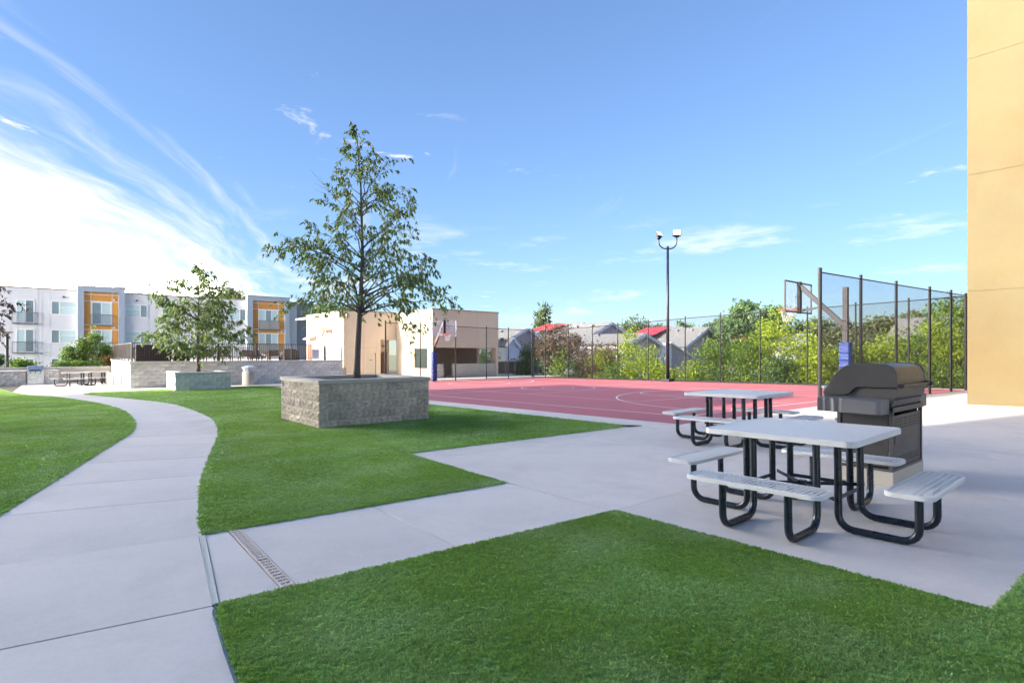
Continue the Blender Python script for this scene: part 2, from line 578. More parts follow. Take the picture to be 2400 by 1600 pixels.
def blade_material():
    m = bpy.data.materials.new('turf_blade')
    m.use_nodes = True
    N, L = m.node_tree.nodes, m.node_tree.links
    b = N['Principled BSDF']
    b.inputs['Roughness'].default_value = 0.42
    geo, oi = N.new('ShaderNodeNewGeometry'), N.new('ShaderNodeObjectInfo')
    def noise(sc, det):
        n = N.new('ShaderNodeTexNoise')
        n.inputs['Scale'].default_value = sc
        n.inputs['Detail'].default_value = det
        L.new(geo.outputs['Position'], n.inputs['Vector'])
        return n.outputs['Fac']
    def mr(v, a, bb, c, d):
        n = N.new('ShaderNodeMapRange')
        L.new(v, n.inputs['Value'])
        for k, x in zip(('From Min', 'From Max', 'To Min', 'To Max'), (a, bb, c, d)):
            n.inputs[k].default_value = x
        return n.outputs['Result']
    mx = N.new('ShaderNodeMix')
    mx.data_type = 'RGBA'
    mx.inputs['A'].default_value = (0.25, 0.42, 0.075, 1)
    mx.inputs['B'].default_value = (0.36, 0.52, 0.20, 1)  # paler bluish patches put a sheen into the blade colour
    L.new(mr(noise(1.1, 5), 0.42, 0.66, 0, 1), mx.inputs['Factor'])
    sc = N.new('ShaderNodeVectorMath')
    sc.operation = 'SCALE'
    L.new(mx.outputs['Result'], sc.inputs[0])
    mm = N.new('ShaderNodeMath')
    mm.operation = 'MULTIPLY'
    L.new(mr(oi.outputs['Random'], 0, 1, 0.72, 1.28), mm.inputs[0])
    L.new(mr(noise(0.35, 3), 0.3, 0.7, 0.82, 1.15), mm.inputs[1])
    L.new(mm.outputs[0], sc.inputs['Scale'])
    L.new(sc.outputs[0], b.inputs['Base Color'])
    tr = N.new('ShaderNodeBsdfTranslucent')
    L.new(sc.outputs[0], tr.inputs['Color'])
    ms = N.new('ShaderNodeMixShader')
    ms.inputs[0].default_value = 0.45
    L.new(b.outputs[0], ms.inputs[1])
    L.new(tr.outputs[0], ms.inputs[2])
    L.new(ms.outputs[0], N['Material Output'].inputs['Surface'])
    return m


MAT['blade'] = blade_material()

# ================================================================== the setting
# ------------------------------------------------------------------ ground, pavement
o = MB().add([(-900, -900, -3.2), (900, -900, -3.2), (900, 900, -3.2), (-900, 900, -3.2)], [(0, 1, 2, 3)]).build('ground', MAT['earth'])
tag(o, 'flat earth and grass beyond and below the raised courtyard', 'ground', kind='structure')

pave = empty('pavement', (0, 0, 0), 'pale concrete walks and patio slabs with recessed joints', 'pavement', kind='structure')
MB().prism([(-22, -16), (30.4, -16), (30.4, 31.5), (36, 33), (36, 62), (-22, 62)], -3.4, lambda x, y: gz(y) - 0.022).build('slab_base', MAT['joint'], pave)


def slab(poly, gap=0.007):
    cx = sum(p[0] for p in poly) / len(poly)
    cy = sum(p[1] for p in poly) / len(poly)
    q = []
    n = len(poly)
    for i in range(n):                      # inset every edge by the joint half width
        p0, p1, p2 = [Vector((*poly[(i + k) % n], 0)) for k in (-1, 0, 1)]
        d1, d2 = (p1 - p0).normalized(), (p2 - p1).normalized()
        n1, n2 = Vector((-d1.y, d1.x, 0)), Vector((-d2.y, d2.x, 0))
        b = (n1 + n2)
        b = b / max(0.3, b.length_squared) * 2
        q.append((p1.x + b.x * gap, p1.y + b.y * gap))
    m = MB().prism(q, lambda x, y: gz(y) - 0.05, lambda x, y: gz(y))
    ob = m.build('slab', MAT['concrete'], pave)
    # give each slab its own origin so the grain differs
    c = Vector((cx, cy, 0))
    ob.data.transform(Matrix.Translation(-c))
    ob.location = c
    return ob


pj = [(-1.0, -0.1), (0.7, -0.12), (2.3, -0.14), (3.88, -0.165), (5.47, -0.168), (7.17, -0.31), (8.60, -0.303), (10.34, -0.408), (12.08, -0.45), (13.55, -0.43),
      (15.1, -0.42), (16.7, -0.40), (18.3, -0.36), (19.9, -0.32), (21.5, -0.28), (23.1, -0.24), (24.7, -0.2), (26.3, -0.14), (28.0, -0.08), (29.6, -0.04), (31.3, 0.0)]
for (a0, b0), (a1, b1) in zip(pj[:-1], pj[1:]):
    xl, xr = -1.6, 3.4
    if a1 <= 5.5:
        def sx(y):
            return 1.0 if y < 3.7 else 0.745 + (y - 3.76) / 1.54 * 0.2
        y0, y1 = a0 + b0 * 0.75, a1 + b1 * 0.8
        slab([(xl, a0 + b0 * xl), (sx(y0), y0), (sx(y1), y1), (xl, a1 + b1 * xl)])
    else:
        if a0 < 5.5:
            slab([(xl, a0 + b0 * xl), (0.95, a0 + b0 * 0.95), (1.4, a0 + b0 * 0.95 + 0.2), (1.4, a1 + b1 * 1.4), (xl, a1 + b1 * xl)])
        else:
            slab([(xl, a0 + b0 * xl), (xr, a0 + b0 * xr), (xr, a1 + b1 * xr), (xl, a1 + b1 * xl)])
# cross walk slabs, patio slabs, the band along the court, the far plaza
slab([(0.713, 3.3), (1.135, 3.3), (1.175, 5.6), (1.028, 5.6)])
slab([(1.225, 3.3), (2.46, 3.3), (2.49, 5.6), (1.265, 5.6)])
slab([(2.46, 3.3), (4.19, 3.3), (4.17, 5.6), (2.49, 5.6)])
gx = [4.19, 7.6, 11.2, 14.8, 18.4, 22.0, 26.5, 30.3]
gy = [-14, -10, -6, -2.4, 0.55, 3.5, 7.05]
for i in range(len(gx) - 1):
    for j in range(len(gy) - 1):
        slab([(gx[i], gy[j]), (gx[i + 1], gy[j]), (gx[i + 1], gy[j + 1]), (gx[i], gy[j + 1])], 0.0035)
for i in range(9):
    y0 = 7.05 + i * 3.0
    slab([(3.95 if i == 0 else 8.6, y0), (10.75, y0), (10.75, y0 + 3.0), (3.95 if i == 0 else 8.6, y0 + 3.0)], 0.004)
gx = [-1.6, 3.2, 6.4, 9.6, 12.8, 16.0, 19.2, 22.4, 25.6, 28.8, 32.0, 35.5]
for i in range(len(gx) - 1):
    for j in range(5):
        y0 = 31.3 + j * 3.3
        if gx[i] > 9.9 and j == 0 and gx[i] < 27:
            slab([(gx[i], 31.35), (gx[i + 1], 31.35), (gx[i + 1], y0 + 3.3), (gx[i], y0 + 3.3)], 0.004)
        elif not (gx[i] > 3 and gx[i] < 15 and j >= 2):
            slab([(gx[i], y0), (gx[i + 1], y0), (gx[i + 1], y0 + 3.3), (gx[i], y0 + 3.3)], 0.004)
m = MB().add([(x, y, gz(y) + 0.004) for x, y in [(0.742, 3.765), (0.775, 3.765), (0.985, 5.3), (0.945, 5.3)]], [(0, 1, 2, 3)])
for a, b in (((0.742, 3.765), (0.945, 5.3)), ((0.775, 3.765), (0.985, 5.3))):
    m.beam((a[0], a[1], gz(a[1]) + 0.004), (b[0], b[1], gz(b[1]) + 0.004), 0.006, 0.006)
m.build('expansion_strip', MAT['strip'], pave)

# ------------------------------------------------------------------ trench drain
dr = empty('trench_drain', (1.18, 4.5, gz(4.5)), 'narrow slotted drain grate set across the cross walk', 'drain')
for y0, y1 in ((3.745, 4.36), (4.375, 5.29)):
    g = MB()
    xa = lambda y: 1.139 + (y - 3.55) * 0.0190
    W = 0.086
    for s in (0, W - 0.012):
        g.beam((xa(y0) + s + 0.006, y0, gz(y0) + 0.001), (xa(y1) + s + 0.006, y1, gz(y1) + 0.001), 0.012, 0.012)
    n = int((y1 - y0) / 0.06)
    for i in range(n):
        y = y0 + (i + 0.5) * (y1 - y0) / n
        z = gz(y) + 0.001
        x = xa(y)
        g.beam((x + 0.01, y, z), (x + W - 0.01, y, z), 0.024, 0.008)
        g.beam((x + 0.02, y - 0.018, z), (x + W - 0.02, y + 0.018, z), 0.010, 0.007)
        g.beam((x + 0.02, y + 0.018, z), (x + W - 0.02, y - 0.018, z), 0.010, 0.007)
        g.beam((x + W * .5, y - 0.03, z), (x + W * .5, y + 0.03, z), 0.008, 0.007)
    g.build('grate', MAT['grate'], dr)
MB().prism([(1.13, 3.5), (1.225, 3.5), (1.265, 5.5), (1.17, 5.5)], lambda x, y: gz(y) - 0.06, lambda x, y: gz(y) - 0.014).build('channel', MAT['tan_trim'], dr)

# ------------------------------------------------------------------ sports court
court = empty('sports_court', (19, 19, gz(19)), 'rose red painted ball court with white lines', 'court', kind='structure')
cpoly = [(10.62, 6.98), (17.5, 6.72), (29.35, 5.5), (29.2, 12), (28.6, 20), (27.7, 30.75), (20, 31.35), (9.95, 31.35), (10.3, 17)]
MB().prism(cpoly, lambda x, y: gz(y) - 0.05, lambda x, y: gz(y) + 0.004).build('court_surface', MAT['court'], court)


def cline(pts, w=0.055, closed=False, dz=0.008):
    m = MB()
    P = [Vector((x, y, 0)) for x, y in pts]
    n = len(P)
    vs = []
    for i in range(n):
        a = P[i - 1] if (i > 0 or closed) else P[i]
        b = P[(i + 1) % n] if (i < n - 1 or closed) else P[i]
        t = (b - a).normalized()
        nn = Vector((-t.y, t.x, 0)) * w / 2
        for q in (P[i] + nn, P[i] - nn):
            vs.append((q.x, q.y, gz(q.y) + dz))
    fs = [(2 * i, 2 * i + 1, 2 * ((i + 1) % n) + 1, 2 * ((i + 1) % n)) for i in range(n if closed else n - 1)]
    m.add(vs, fs)
    return m.build('court_line', MAT['line'], court)


def arc(cx, cy, r, a0, a1, n=40):
    return [(cx + r * math.cos(R(a0 + (a1 - a0) * i / n)), cy + r * math.sin(R(a0 + (a1 - a0) * i / n))) for i in range(n + 1)]


cline([(12.12, 7.75), (11.7, 19.4), (11.35, 30.6)], 0.06)
cline([(12.10, 7.80), (27.2, 7.0)], 0.06, dz=0.0086)
cline([(27.2, 7.0), (26.3, 19.3), (25.5, 30.5)], 0.06)
cline([(11.35, 30.58), (25.5, 30.45)], 0.06, dz=0.0086)
cline([(11.72, 19.75), (17.2, 19.55)], 0.05, dz=0.0086)
cline([(20.75, 19.4), (26.25, 19.2)], 0.05, dz=0.0086)
cline(arc(18.95, 19.3, 1.8, 0, 360)[:-1], 0.06, True)
cline(arc(18.95, 19.3, 0.78, 0, 360)[:-1], 0.05, True)
for cy, s in ((8.6, 1), (30.0, -1)):
    cx = 19.6 if s > 0 else 19.1
    cline([(cx + x, cy + s * y) for x, y in [(-5.85, -0.7), (-5.85, 0.4)] + arc(0, 0, 5.85, 176, 4, 48) + [(5.85, 0.4), (5.85, -0.7)]], 0.06, dz=0.0092)
    cline([(cx + x, cy + s * y) for x, y in arc(0, 4.0, 1.8, 0, 360)[:-1]], 0.05, True, dz=0.0098)
    cline([(cx - 1.83, cy - s * 0.9), (cx - 1.83, cy + s * 4.0), (cx + 1.83, cy + s * 4.0), (cx + 1.83, cy - s * 0.9)], 0.05, dz=0.0104)
vb = [(15.0, 11.35), (14.9, 13.1), (14.88, 16.8), (14.72, 20.0), (14.4, 23.9), (14.1, 27.6)]
cline(vb, 0.045, dz=0.011)
cline([(23.4, 10.9), (23.1, 16), (22.7, 22), (22.3, 27.3)], 0.045, dz=0.011)
cline([(15.0, 11.37), (23.4, 10.92)], 0.045, dz=0.0116)
cline([(14.1, 27.6), (22.3, 27.28)], 0.045, dz=0.0116)
cline([(14.85, 16.92), (23.05, 16.55)], 0.045, dz=0.0122)
cline([(14.55, 22.75), (22.65, 22.4)], 0.045, dz=0.0122)

# ------------------------------------------------------------------ artificial turf
left_edge = [(-0.8, 5.6), (-0.41, 7.28), (-0.27, 7.88), (-0.07, 8.63), (0.33, 10.26), (0.78, 12.03), (1.05, 13.09), (1.29, 14.23), (1.48, 15.99), (1.58, 18.21),
             (1.53, 21.3), (1.12, 24.77), (0.04, 29.92), (-1.21, 33.77), (-2.31, 40.9)]
turf_left = left_edge + [(-5.6, 41.5), (-5.6, 5.2)]
main_left = [(0.965, 5.31), (1.04, 5.87), (1.21, 6.82), (1.48, 8.13), (1.84, 9.58), (2.22, 11.06), (2.53, 12.36), (2.82, 13.84), (3.03, 15.35), (3.16, 17.31),
             (3.17, 19.96), (3.04, 22.49), (2.51, 25.23), (1.8, 27.9), (1.04, 30.9), (1.02, 31.6), (1.35, 32.7)]
turf_main = main_left + [(4.2, 33.2), (9.2, 33.4), (9.1, 29.5), (9.32, 15.42), (9.60, 7.72), (9.43, 7.49), (4.28, 7.70), (4.16, 5.10)]
turf_low = [(0.775, 3.76), (0.735, 3.64), (0.72, 3.48), (0.685, 3.12), (0.66, 2.78), (0.58, 1.5), (0.5, -0.6), (8.5, -0.9), (8.5, 0.46), (4.22, 0.69), (4.21, 3.49)]


def smooth_poly(pts, n, seg=4):
    """Catmull-Rom through the first n points, the rest kept straight"""
    out = []
    for i in range(n - 1):
        p0 = Vector(pts[max(i - 1, 0)]); p1 = Vector(pts[i]); p2 = Vector(pts[i + 1]); p3 = Vector(pts[min(i + 2, n - 1)])
        for k in range(seg):
            t = k / seg
            q = 0.5 * ((2 * p1) + (p2 - p0) * t + (2 * p0 - 5 * p1 + 4 * p2 - p3) * t * t + (3 * p1 - p0 - 3 * p2 + p3) * t ** 3)
            out.append((q.x, q.y))
    return out + list(pts[n - 1:])


turf_left = smooth_poly(turf_left, len(left_edge))
turf_main = smooth_poly(turf_main, len(main_left))


def turf_nodes():
    ng = bpy.data.node_groups.new('turf_blades', 'GeometryNodeTree')
    ng.interface.new_socket('Geometry', in_out='INPUT', socket_type='NodeSocketGeometry')
    ng.interface.new_socket('Geometry', in_out='OUTPUT', socket_type='NodeSocketGeometry')
    N, L = ng.nodes, ng.links
    gi, go = N.new('NodeGroupInput'), N.new('NodeGroupOutput')
    dist = N.new('GeometryNodeDistributePointsOnFaces')
    pos = N.new('GeometryNodeInputPosition')
    ln = N.new('ShaderNodeVectorMath')
    ln.operation = 'LENGTH'
    L.new(pos.outputs[0], ln.inputs[0])

    def mapr(a, b, c, d):
        n = N.new('ShaderNodeMapRange')
        L.new(ln.outputs['Value'], n.inputs['Value'])
        for k, v in zip(('From Min', 'From Max', 'To Min', 'To Max'), (a, b, c, d)):
            n.inputs[k].default_value = v
        return n.outputs['Result']
    # plush near by, thinner where blades fall below the eye's limit
    d1, d2 = mapr(3.0, 8.0, 5200, 1200), mapr(8.0, 22.0, 0, -1000)
    ad = N.new('ShaderNodeMath')
    ad.operation = 'ADD'
    L.new(d1, ad.inputs[0])
    L.new(d2, ad.inputs[1])
    L.new(gi.outputs[0], dist.inputs['Mesh'])
    L.new(ad.outputs[0], dist.inputs['Density'])
    join = N.new('GeometryNodeJoinGeometry')
    rr = random.Random(3)
    for k in range(11):
        c = N.new('GeometryNodeMeshGrid')
        hb = 0.010 + rr.random() * 0.007
        c.inputs['Size X'].default_value = 0.0034
        c.inputs['Size Y'].default_value = hb
        c.inputs['Vertices X'].default_value = 2
        c.inputs['Vertices Y'].default_value = 2
        up_ = N.new('GeometryNodeTransform')
        up_.inputs['Translation'].default_value = (0, 0, hb * 0.5)
        up_.inputs['Rotation'].default_value = (R(90), 0, 0)
        L.new(c.outputs['Mesh'], up_.inputs['Geometry'])
        t = N.new('GeometryNodeTransform')
        t.inputs['Translation'].default_value = (rr.uniform(-.012, .012), rr.uniform(-.012, .012), -0.002)
        t.inputs['Rotation'].default_value = (rr.uniform(-1.0, 1.0), rr.uniform(-1.0, 1.0), rr.uniform(0, 6))
        L.new(up_.outputs[0], t.inputs['Geometry'])
        L.new(t.outputs[0], join.inputs[0])
    sm = N.new('GeometryNodeSetMaterial')
    sm.inputs['Material'].default_value = MAT['blade']
    L.new(join.outputs[0], sm.inputs['Geometry'])
    ins = N.new('GeometryNodeInstanceOnPoints')
    rot = N.new('FunctionNodeRandomValue')
    rot.data_type = 'FLOAT_VECTOR'
    rot.inputs[0].default_value = (-0.2, -0.2, 0)
    rot.inputs[1].default_value = (0.2, 0.2, 6.283)
    scl = N.new('FunctionNodeRandomValue')
    scl.data_type = 'FLOAT'
    scl.inputs[2].default_value = 0.75
    scl.inputs[3].default_value = 1.2
    mu = N.new('ShaderNodeMath')
    mu.operation = 'MULTIPLY'
    L.new(scl.outputs[1], mu.inputs[0])
    L.new(mapr(4.0, 20.0, 1.0, 1.9), mu.inputs[1])
    L.new(dist.outputs['Points'], ins.inputs['Points'])
    L.new(sm.outputs[0], ins.inputs['Instance'])
    L.new(rot.outputs[0], ins.inputs['Rotation'])
    L.new(mu.outputs[0], ins.inputs['Scale'])
    j2 = N.new('GeometryNodeJoinGeometry')
    L.new(gi.outputs[0], j2.inputs[0])
    L.new(ins.outputs[0], j2.inputs[0])
    L.new(j2.outputs[0], go.inputs[0])
    return ng


TURF = turf_nodes()


def turf(poly, label):
    m = MB().add([(x, y, gz(y) + 0.006) for x, y in poly], [tuple(range(len(poly)))])
    a = sum(poly[i][0] * poly[(i + 1) % len(poly)][1] - poly[(i + 1) % len(poly)][0] * poly[i][1] for i in range(len(poly)))
    if a < 0:
        m.f = [tuple(reversed(f)) for f in m.f]
    o = m.build('turf', MAT['turf'])
    md = o.modifiers.new('blades', 'NODES')
    md.node_group = TURF
    return tag(o, label, 'artificial grass', kind='stuff')


turf(turf_left, 'green turf lawn bounded by the outer bend of the curving walk')
t_main = turf(turf_main, 'large green turf lawn around the two block planters')
t_low = turf(turf_low, 'close green turf lawn in front of the cross walk and picnic patio')
MB().prism([(9.42, 7.44), (9.80, 7.40), (9.62, 7.72), (9.3, 7.6)], lambda x, y: gz(y) + 0.003, lambda x, y: gz(y) + 0.011).build('backing_corner', MAT['fabric_black'], t_main)
e = MB()
pts = [(0.76, 3.76), (0.72, 3.64), (0.705, 3.48), (0.67, 3.12), (0.645, 2.78), (0.60, 2.1)]
for a, b in zip(pts[:-1], pts[1:]):
    e.beam((a[0], a[1], gz(a[1]) + 0.004), (b[0], b[1], gz(b[1]) + 0.004), 0.010, 0.012)
e.build('edging', MAT['teal_edge'], t_low)


# ================================================================== block walls and planters
def block_mesh(name, l, h, d, rough, mat, seed):
    r = random.Random(seed)
    nx, nz = 6, 4
    vs = []
    for k in range(nz):
        for i in range(nx):
            u, w = i / (nx - 1), k / (nz - 1)
            e = min(u, 1 - u) * 5
            f = min(w, 1 - w) * 3
            amp = min(1.0, 0.18 + min(e, f))
            vs.append((u * l, -rough * amp * r.uniform(0.1, 1.0), w * h))
    b = len(vs)
    vs += [(0, d, 0), (l, d, 0), (l, d, h), (0, d, h)]
    fs = []
    for k in range(nz - 1):
        for i in range(nx - 1):
            fs.append((k * nx + i, k * nx + i + 1, (k + 1) * nx + i + 1, (k + 1) * nx + i))
    top = [(nz - 1) * nx + i for i in range(nx)]
    bot = list(range(nx))
    fs.append(tuple(top + [b + 2, b + 3]))
    fs.append(tuple(bot[::-1] + [b, b + 1]))
    fs.append(tuple([k * nx for k in range(nz)][::-1] + [])[::1] + (b, b + 3)[::1])
    fs[-1] = tuple([(nz - 1 - k) * nx for k in range(nz)] + [b, b + 3])
    fs.append(tuple([k * nx + nx - 1 for k in range(nz)] + [b + 2, b + 1]))
    me = bpy.data.meshes.new(name)
    me.from_pydata(vs, [], fs)
    me.materials.append(mat)
    return me


def block_run(parent, start, dirv, length, z0, courses, meshes, bl=0.4, bh=0.2, joint=0.013, shift=0):
    """courses of blocks whose faces look to the right of dirv"""
    base = wloc(parent)
    rz = math.atan2(dirv[1], dirv[0])
    for c in range(courses):
        x = -(bl / 2 if (c + shift) % 2 else 0.0)
        while x < length - 0.02:
            a, b = max(0, x), min(length, x + bl)
            x += bl
            if b - a < 0.05:
                continue
            me = random.choice(meshes)
            ob = link('block', me, parent, Vector((start[0] + dirv[0] * (a + joint / 2), start[1] + dirv[1] * (a + joint / 2), z0 + c * bh + joint / 2)) - base,
                      (0, 0, rz), ((b - a - joint) / bl, 1, (bh - joint) / bh))


BROWN = [block_mesh('split_block_brown', 0.4, 0.2, 0.16, 0.034, MAT['block_brown'], s) for s in range(9)]
GREY = [block_mesh('split_block_grey', 0.4, 0.2, 0.16, 0.022, MAT['block_grey'], 20 + s) for s in range(6)]
CREAM = [block_mesh('plain_block', 0.4, 0.2, 0.12, 0.006, MAT['block_cream'], 40 + s) for s in range(3)]


def planter(x0, x1, y0, y1, ztop, courses, meshes, mortar, cap, label, gap=0.02):
    zb = ztop - 0.09 - courses * 0.2
    p = empty('block_planter', ((x0 + x1) / 2, (y0 + y1) / 2, gz((y0 + y1) / 2)), label, 'planter', 'split face block planters on the lawn')
    t = 0.17
    m = MB()
    for b in ((x0 + .012, x1 - .012, y0 + .012, y0 + t), (x0 + .012, x1 - .012, y1 - t, y1 - .012), (x0 + .012, x0 + t, y0 + t, y1 - t), (x1 - t, x1 - .012, y0 + t, y1 - t)):
        m.box(*b, zb, ztop - 0.092)
    m.build('mortar', mortar, p)
    block_run(p, (x0, y0), (1, 0), x1 - x0, zb, courses, meshes)
    block_run(p, (x1, y0), (0, 1), y1 - y0, zb, courses, meshes, shift=1)
    block_run(p, (x1, y1), (-1, 0), x1 - x0, zb, courses, meshes)
    block_run(p, (x0, y1), (0, -1), y1 - y0, zb, courses, meshes, shift=1)
    o_, w = 0.035, 0.30
    for (ax, bx, ay, by) in ((x0 - o_, x1 + o_, y0 - o_, y0 + w), (x0 - o_, x1 + o_, y1 - w, y1 + o_), (x0 - o_, x0 + w, y0 + w + .003, y1 - w - .003), (x1 - w, x1 + o_, y0 + w + .003, y1 - w - .003)):
        MB().box(ax, bx, ay, by, ztop - 0.088, ztop).build('cap_stone', cap, p, bevel=0.008)
    s = MB()
    nx = 10
    for i in range(nx + 1):
        for j in range(nx + 1):
            s.v.append((x0 + t + (x1 - x0 - 2 * t) * i / nx, y0 + t + (y1 - y0 - 2 * t) * j / nx, ztop - 0.16 + random.uniform(-.025, .025)))
    for i in range(nx):
        for j in range(nx):
            s.f.append((i * (nx + 1) + j, (i + 1) * (nx + 1) + j, (i + 1) * (nx + 1) + j + 1, i * (nx + 1) + j + 1))
    s.build('soil', MAT['soil'], p)
    return p


planter(4.40, 7.13, 11.82, 14.42, 0.90, 5, BROWN, MAT['mortar_brown'], MAT['cap_stone'], 'large brown split block planter holding the tall slender tree')
planter(4.52, 7.00, 31.2, 33.85, 0.53, 5, GREY, MAT['mortar'], MAT['cap_grey'], 'smaller grey split block planter holding the low rounded tree')


# ================================================================== trees
def tube_np(V, Fl, pts, r0, r1, n=5):
    m = MB()
    k = len(pts)
    m.tube(pts, [r0 + (r1 - r0) * i / (k - 1) for i in range(k)], n)
    b = len(V)
    V.extend(m.v)
    Fl.extend([tuple(b + i for i in f) for f in m.f])


def leaves_np(P, D, L, W, fold=0.25):
    """P base points, D unit directions, L lengths -> rhombic folded leaves"""
    n = len(P)
    rv = rng.normal(size=(n, 3))
    S = np.cross(D, rv)
    S /= np.linalg.norm(S, axis=1, keepdims=True) + 1e-9
    U = np.cross(S, D)
    L = L[:, None]
    V = np.empty((n, 4, 3))
    V[:, 0] = P
    V[:, 1] = P + D * L * 0.5 + S * (L * W) + U * (L * W * fold)
    V[:, 2] = P + D * L
    V[:, 3] = P + D * L * 0.5 - S * (L * W) + U * (L * W * fold)
    F4 = np.arange(n * 4).reshape(n, 4)
    F3 = np.concatenate([F4[:, [0, 1, 2]], F4[:, [0, 2, 3]]])
    return V.reshape(-1, 3), F3


RIGHT = Vector((math.cos(R(39.7)), -math.sin(R(39.7)), 0))     # lean axis used for the tree outlines
FWD = Vector((math.sin(R(39.7)), math.cos(R(39.7)), 0))


def profile_tree(name, label, base, trunk, prof, nprim, leafmat, leaf_len, per_twig, trunk_r, rise=0.45, seed=1, group=None, droop=0.55, bare=None, twig=0.42, spread=1.0, extra=()):
    """trunk: list of (height, sideways offset); prof: list of (height, reach one side, reach other side)"""
    rr = random.Random(seed)
    root = empty(name, base, label, 'tree', group)
    b = Vector(base)

    def tp(h):
        hs = [t[0] for t in trunk]
        return b + RIGHT * float(np.interp(h, hs, [t[1] for t in trunk])) + Vector((0, 0, h))
    H = trunk[-1][0]
    ph = [p[0] for p in prof]

    def reach(h, az):
        l = float(np.interp(h, ph, [p[1] for p in prof]))
        r = float(np.interp(h, ph, [p[2] for p in prof]))
        c = math.cos(az)
        side = r if c > 0 else l
        return abs(c) * side + (1 - abs(c)) * 0.5 * (l + r) * 0.85
    m = MB()
    hs = [H * i / 16 for i in range(17)]
    rad = [trunk_r * (1 - 0.93 * (h / H) ** 0.8) * (1.25 if h < 0.06 else 1) for h in hs]
    m.tube([tp(h) for h in hs], rad, 10)
    m.build('trunk', MAT['bark'], root, smooth=True)
    BV, BF = [], []
    LP, LD, LL = [], [], []

    def put_leaves(p, d, n):
        for _ in range(n):
            dd = Vector((d.x * .45 + rr.gauss(0, .42), d.y * .45 + rr.gauss(0, .42), -droop + rr.gauss(0, .35)))
            dd.normalize()
            q = p + Vector((rr.gauss(0, .015), rr.gauss(0, .015), rr.gauss(0, .015)))
            LP.append(q)
            LD.append(dd)
            LL.append(leaf_len * rr.uniform(.6, 1.2))

    def limb(p0, tip, d, rch, arch):
        mid = p0.lerp(tip, .45) + Vector((0, 0, arch * rch)) + Vector((rr.gauss(0, .07), rr.gauss(0, .07), 0)) * rch
        pts = []
        for k in range(9):
            t = k / 8
            w = .02 * rch * math.sin(math.pi * t)
            pts.append(p0 * (1 - t) ** 2 + mid * 2 * t * (1 - t) + tip * t * t + Vector((rr.gauss(0, 1), rr.gauss(0, 1), rr.gauss(0, 1))) * w)
        r0 = min(trunk_r * 0.40, 0.005 + 0.011 * rch)
        tube_np(BV, BF, pts, r0, 0.0025, 5)
        nb = max(4, int(rch * 9 * spread))
        for j in range(nb):
            t = rr.uniform(.34 if p0.z - b.z < .42 * H else .2, 1.0) ** .85
            k = min(7, int(t * 8))
            q = pts[k].lerp(pts[k + 1], t * 8 - k)
            bd = (pts[k + 1] - pts[k]).normalized()
            sd = bd.cross(Vector((0, 0, 1))) * rr.choice((-1, 1)) * rr.uniform(.2, 1.0) + bd * rr.uniform(.2, 1) + Vector((0, 0, rr.gauss(.15, .55)))
            sd.normalize()
            ln = twig * rr.uniform(.5, 1.3) * (0.6 + 0.5 * (1 - t)) * min(1.15, .4 + rch * .5)
            m1 = q + sd * ln * .55
            e1 = q + sd * ln
            e1.z -= ln * rr.uniform(.12, .4)
            tube_np(BV, BF, [q, m1, e1], 0.0040, 0.0014, 3)
            n = max(4, int(7 * ln / twig))
            for s_ in range(n):
                f_ = .22 + .78 * s_ / (n - 1)
                p_ = (q * (1 - f_) ** 2 + (m1 * 2 - (q + e1) * .5) * 2 * f_ * (1 - f_) + e1 * f_ * f_)
                put_leaves(p_, sd, per_twig if rr.random() < .6 else per_twig - 1)
            put_leaves(e1, sd, 2)
        put_leaves(tip, d, 4)
        put_leaves(pts[7], d, 2)
    az = 0.3
    for i in range(nprim):
        f = (i + 0.5) / nprim
        zt = ph[0] + (ph[-1] - ph[0]) * (1 - (1 - f) ** 0.92) + rr.gauss(0, .02) * H
        zt = min(max(zt, ph[0]), ph[-1])
        az += 2.39996 + rr.uniform(-.5, .5)
        rch = reach(zt, az) * rr.choice((rr.uniform(.6, .85), rr.uniform(.85, 1.02), rr.uniform(.9, 1.02)))
        if rch < 0.05:
            continue
        d = RIGHT * math.cos(az) + FWD * math.sin(az)
        rs = rise * rr.uniform(.6, 1.35)
        zo = max(ph[0] * rr.uniform(.86, .98), zt - rs * rch - 0.05)
        zo = min(zo, H * 0.96)
        p0 = tp(zo)
        tip = tp(min(zt, H)) + d * rch
        tip.z = b.z + zt
        limb(p0, tip, d, rch, rr.uniform(.02, .16))
    for (zo, side, zt_, depth) in extra:
        p0 = tp(zo)
        tip = b + RIGHT * side + FWD * depth + Vector((0, 0, zt_))
        d = (tip - p0).normalized()
        limb(p0, tip, d, abs(side), .28)
    for h in np.linspace(H * .86, H, 8):
        put_leaves(tp(float(h)), Vector((rr.gauss(0, 1), rr.gauss(0, 1), 0)), 3)
    if bare:
        for a_, c_ in bare:
            tube_np(BV, BF, [b + RIGHT * p[0] + Vector((0, 0, p[1])) + FWD * -.1 for p in a_], c_, 0.002, 4)
    bm = MB()
    bm.v, bm.f = BV, BF
    bm.build('branches', MAT['bark'], root, smooth=True)
    V, F3 = leaves_np(np.array([tuple(p) for p in LP]), np.array([tuple(p) for p in LD]), np.array(LL), 0.17)
    V -= np.array(tuple(wloc(root)))
    o = link('crown', np_mesh('crown', V, F3, leafmat), root)
    o['kind'] = 'stuff'
    return root


s1 = 0.01067
def pz(y, zb):
    return 1.5 + (826 - y) * s1 - zb


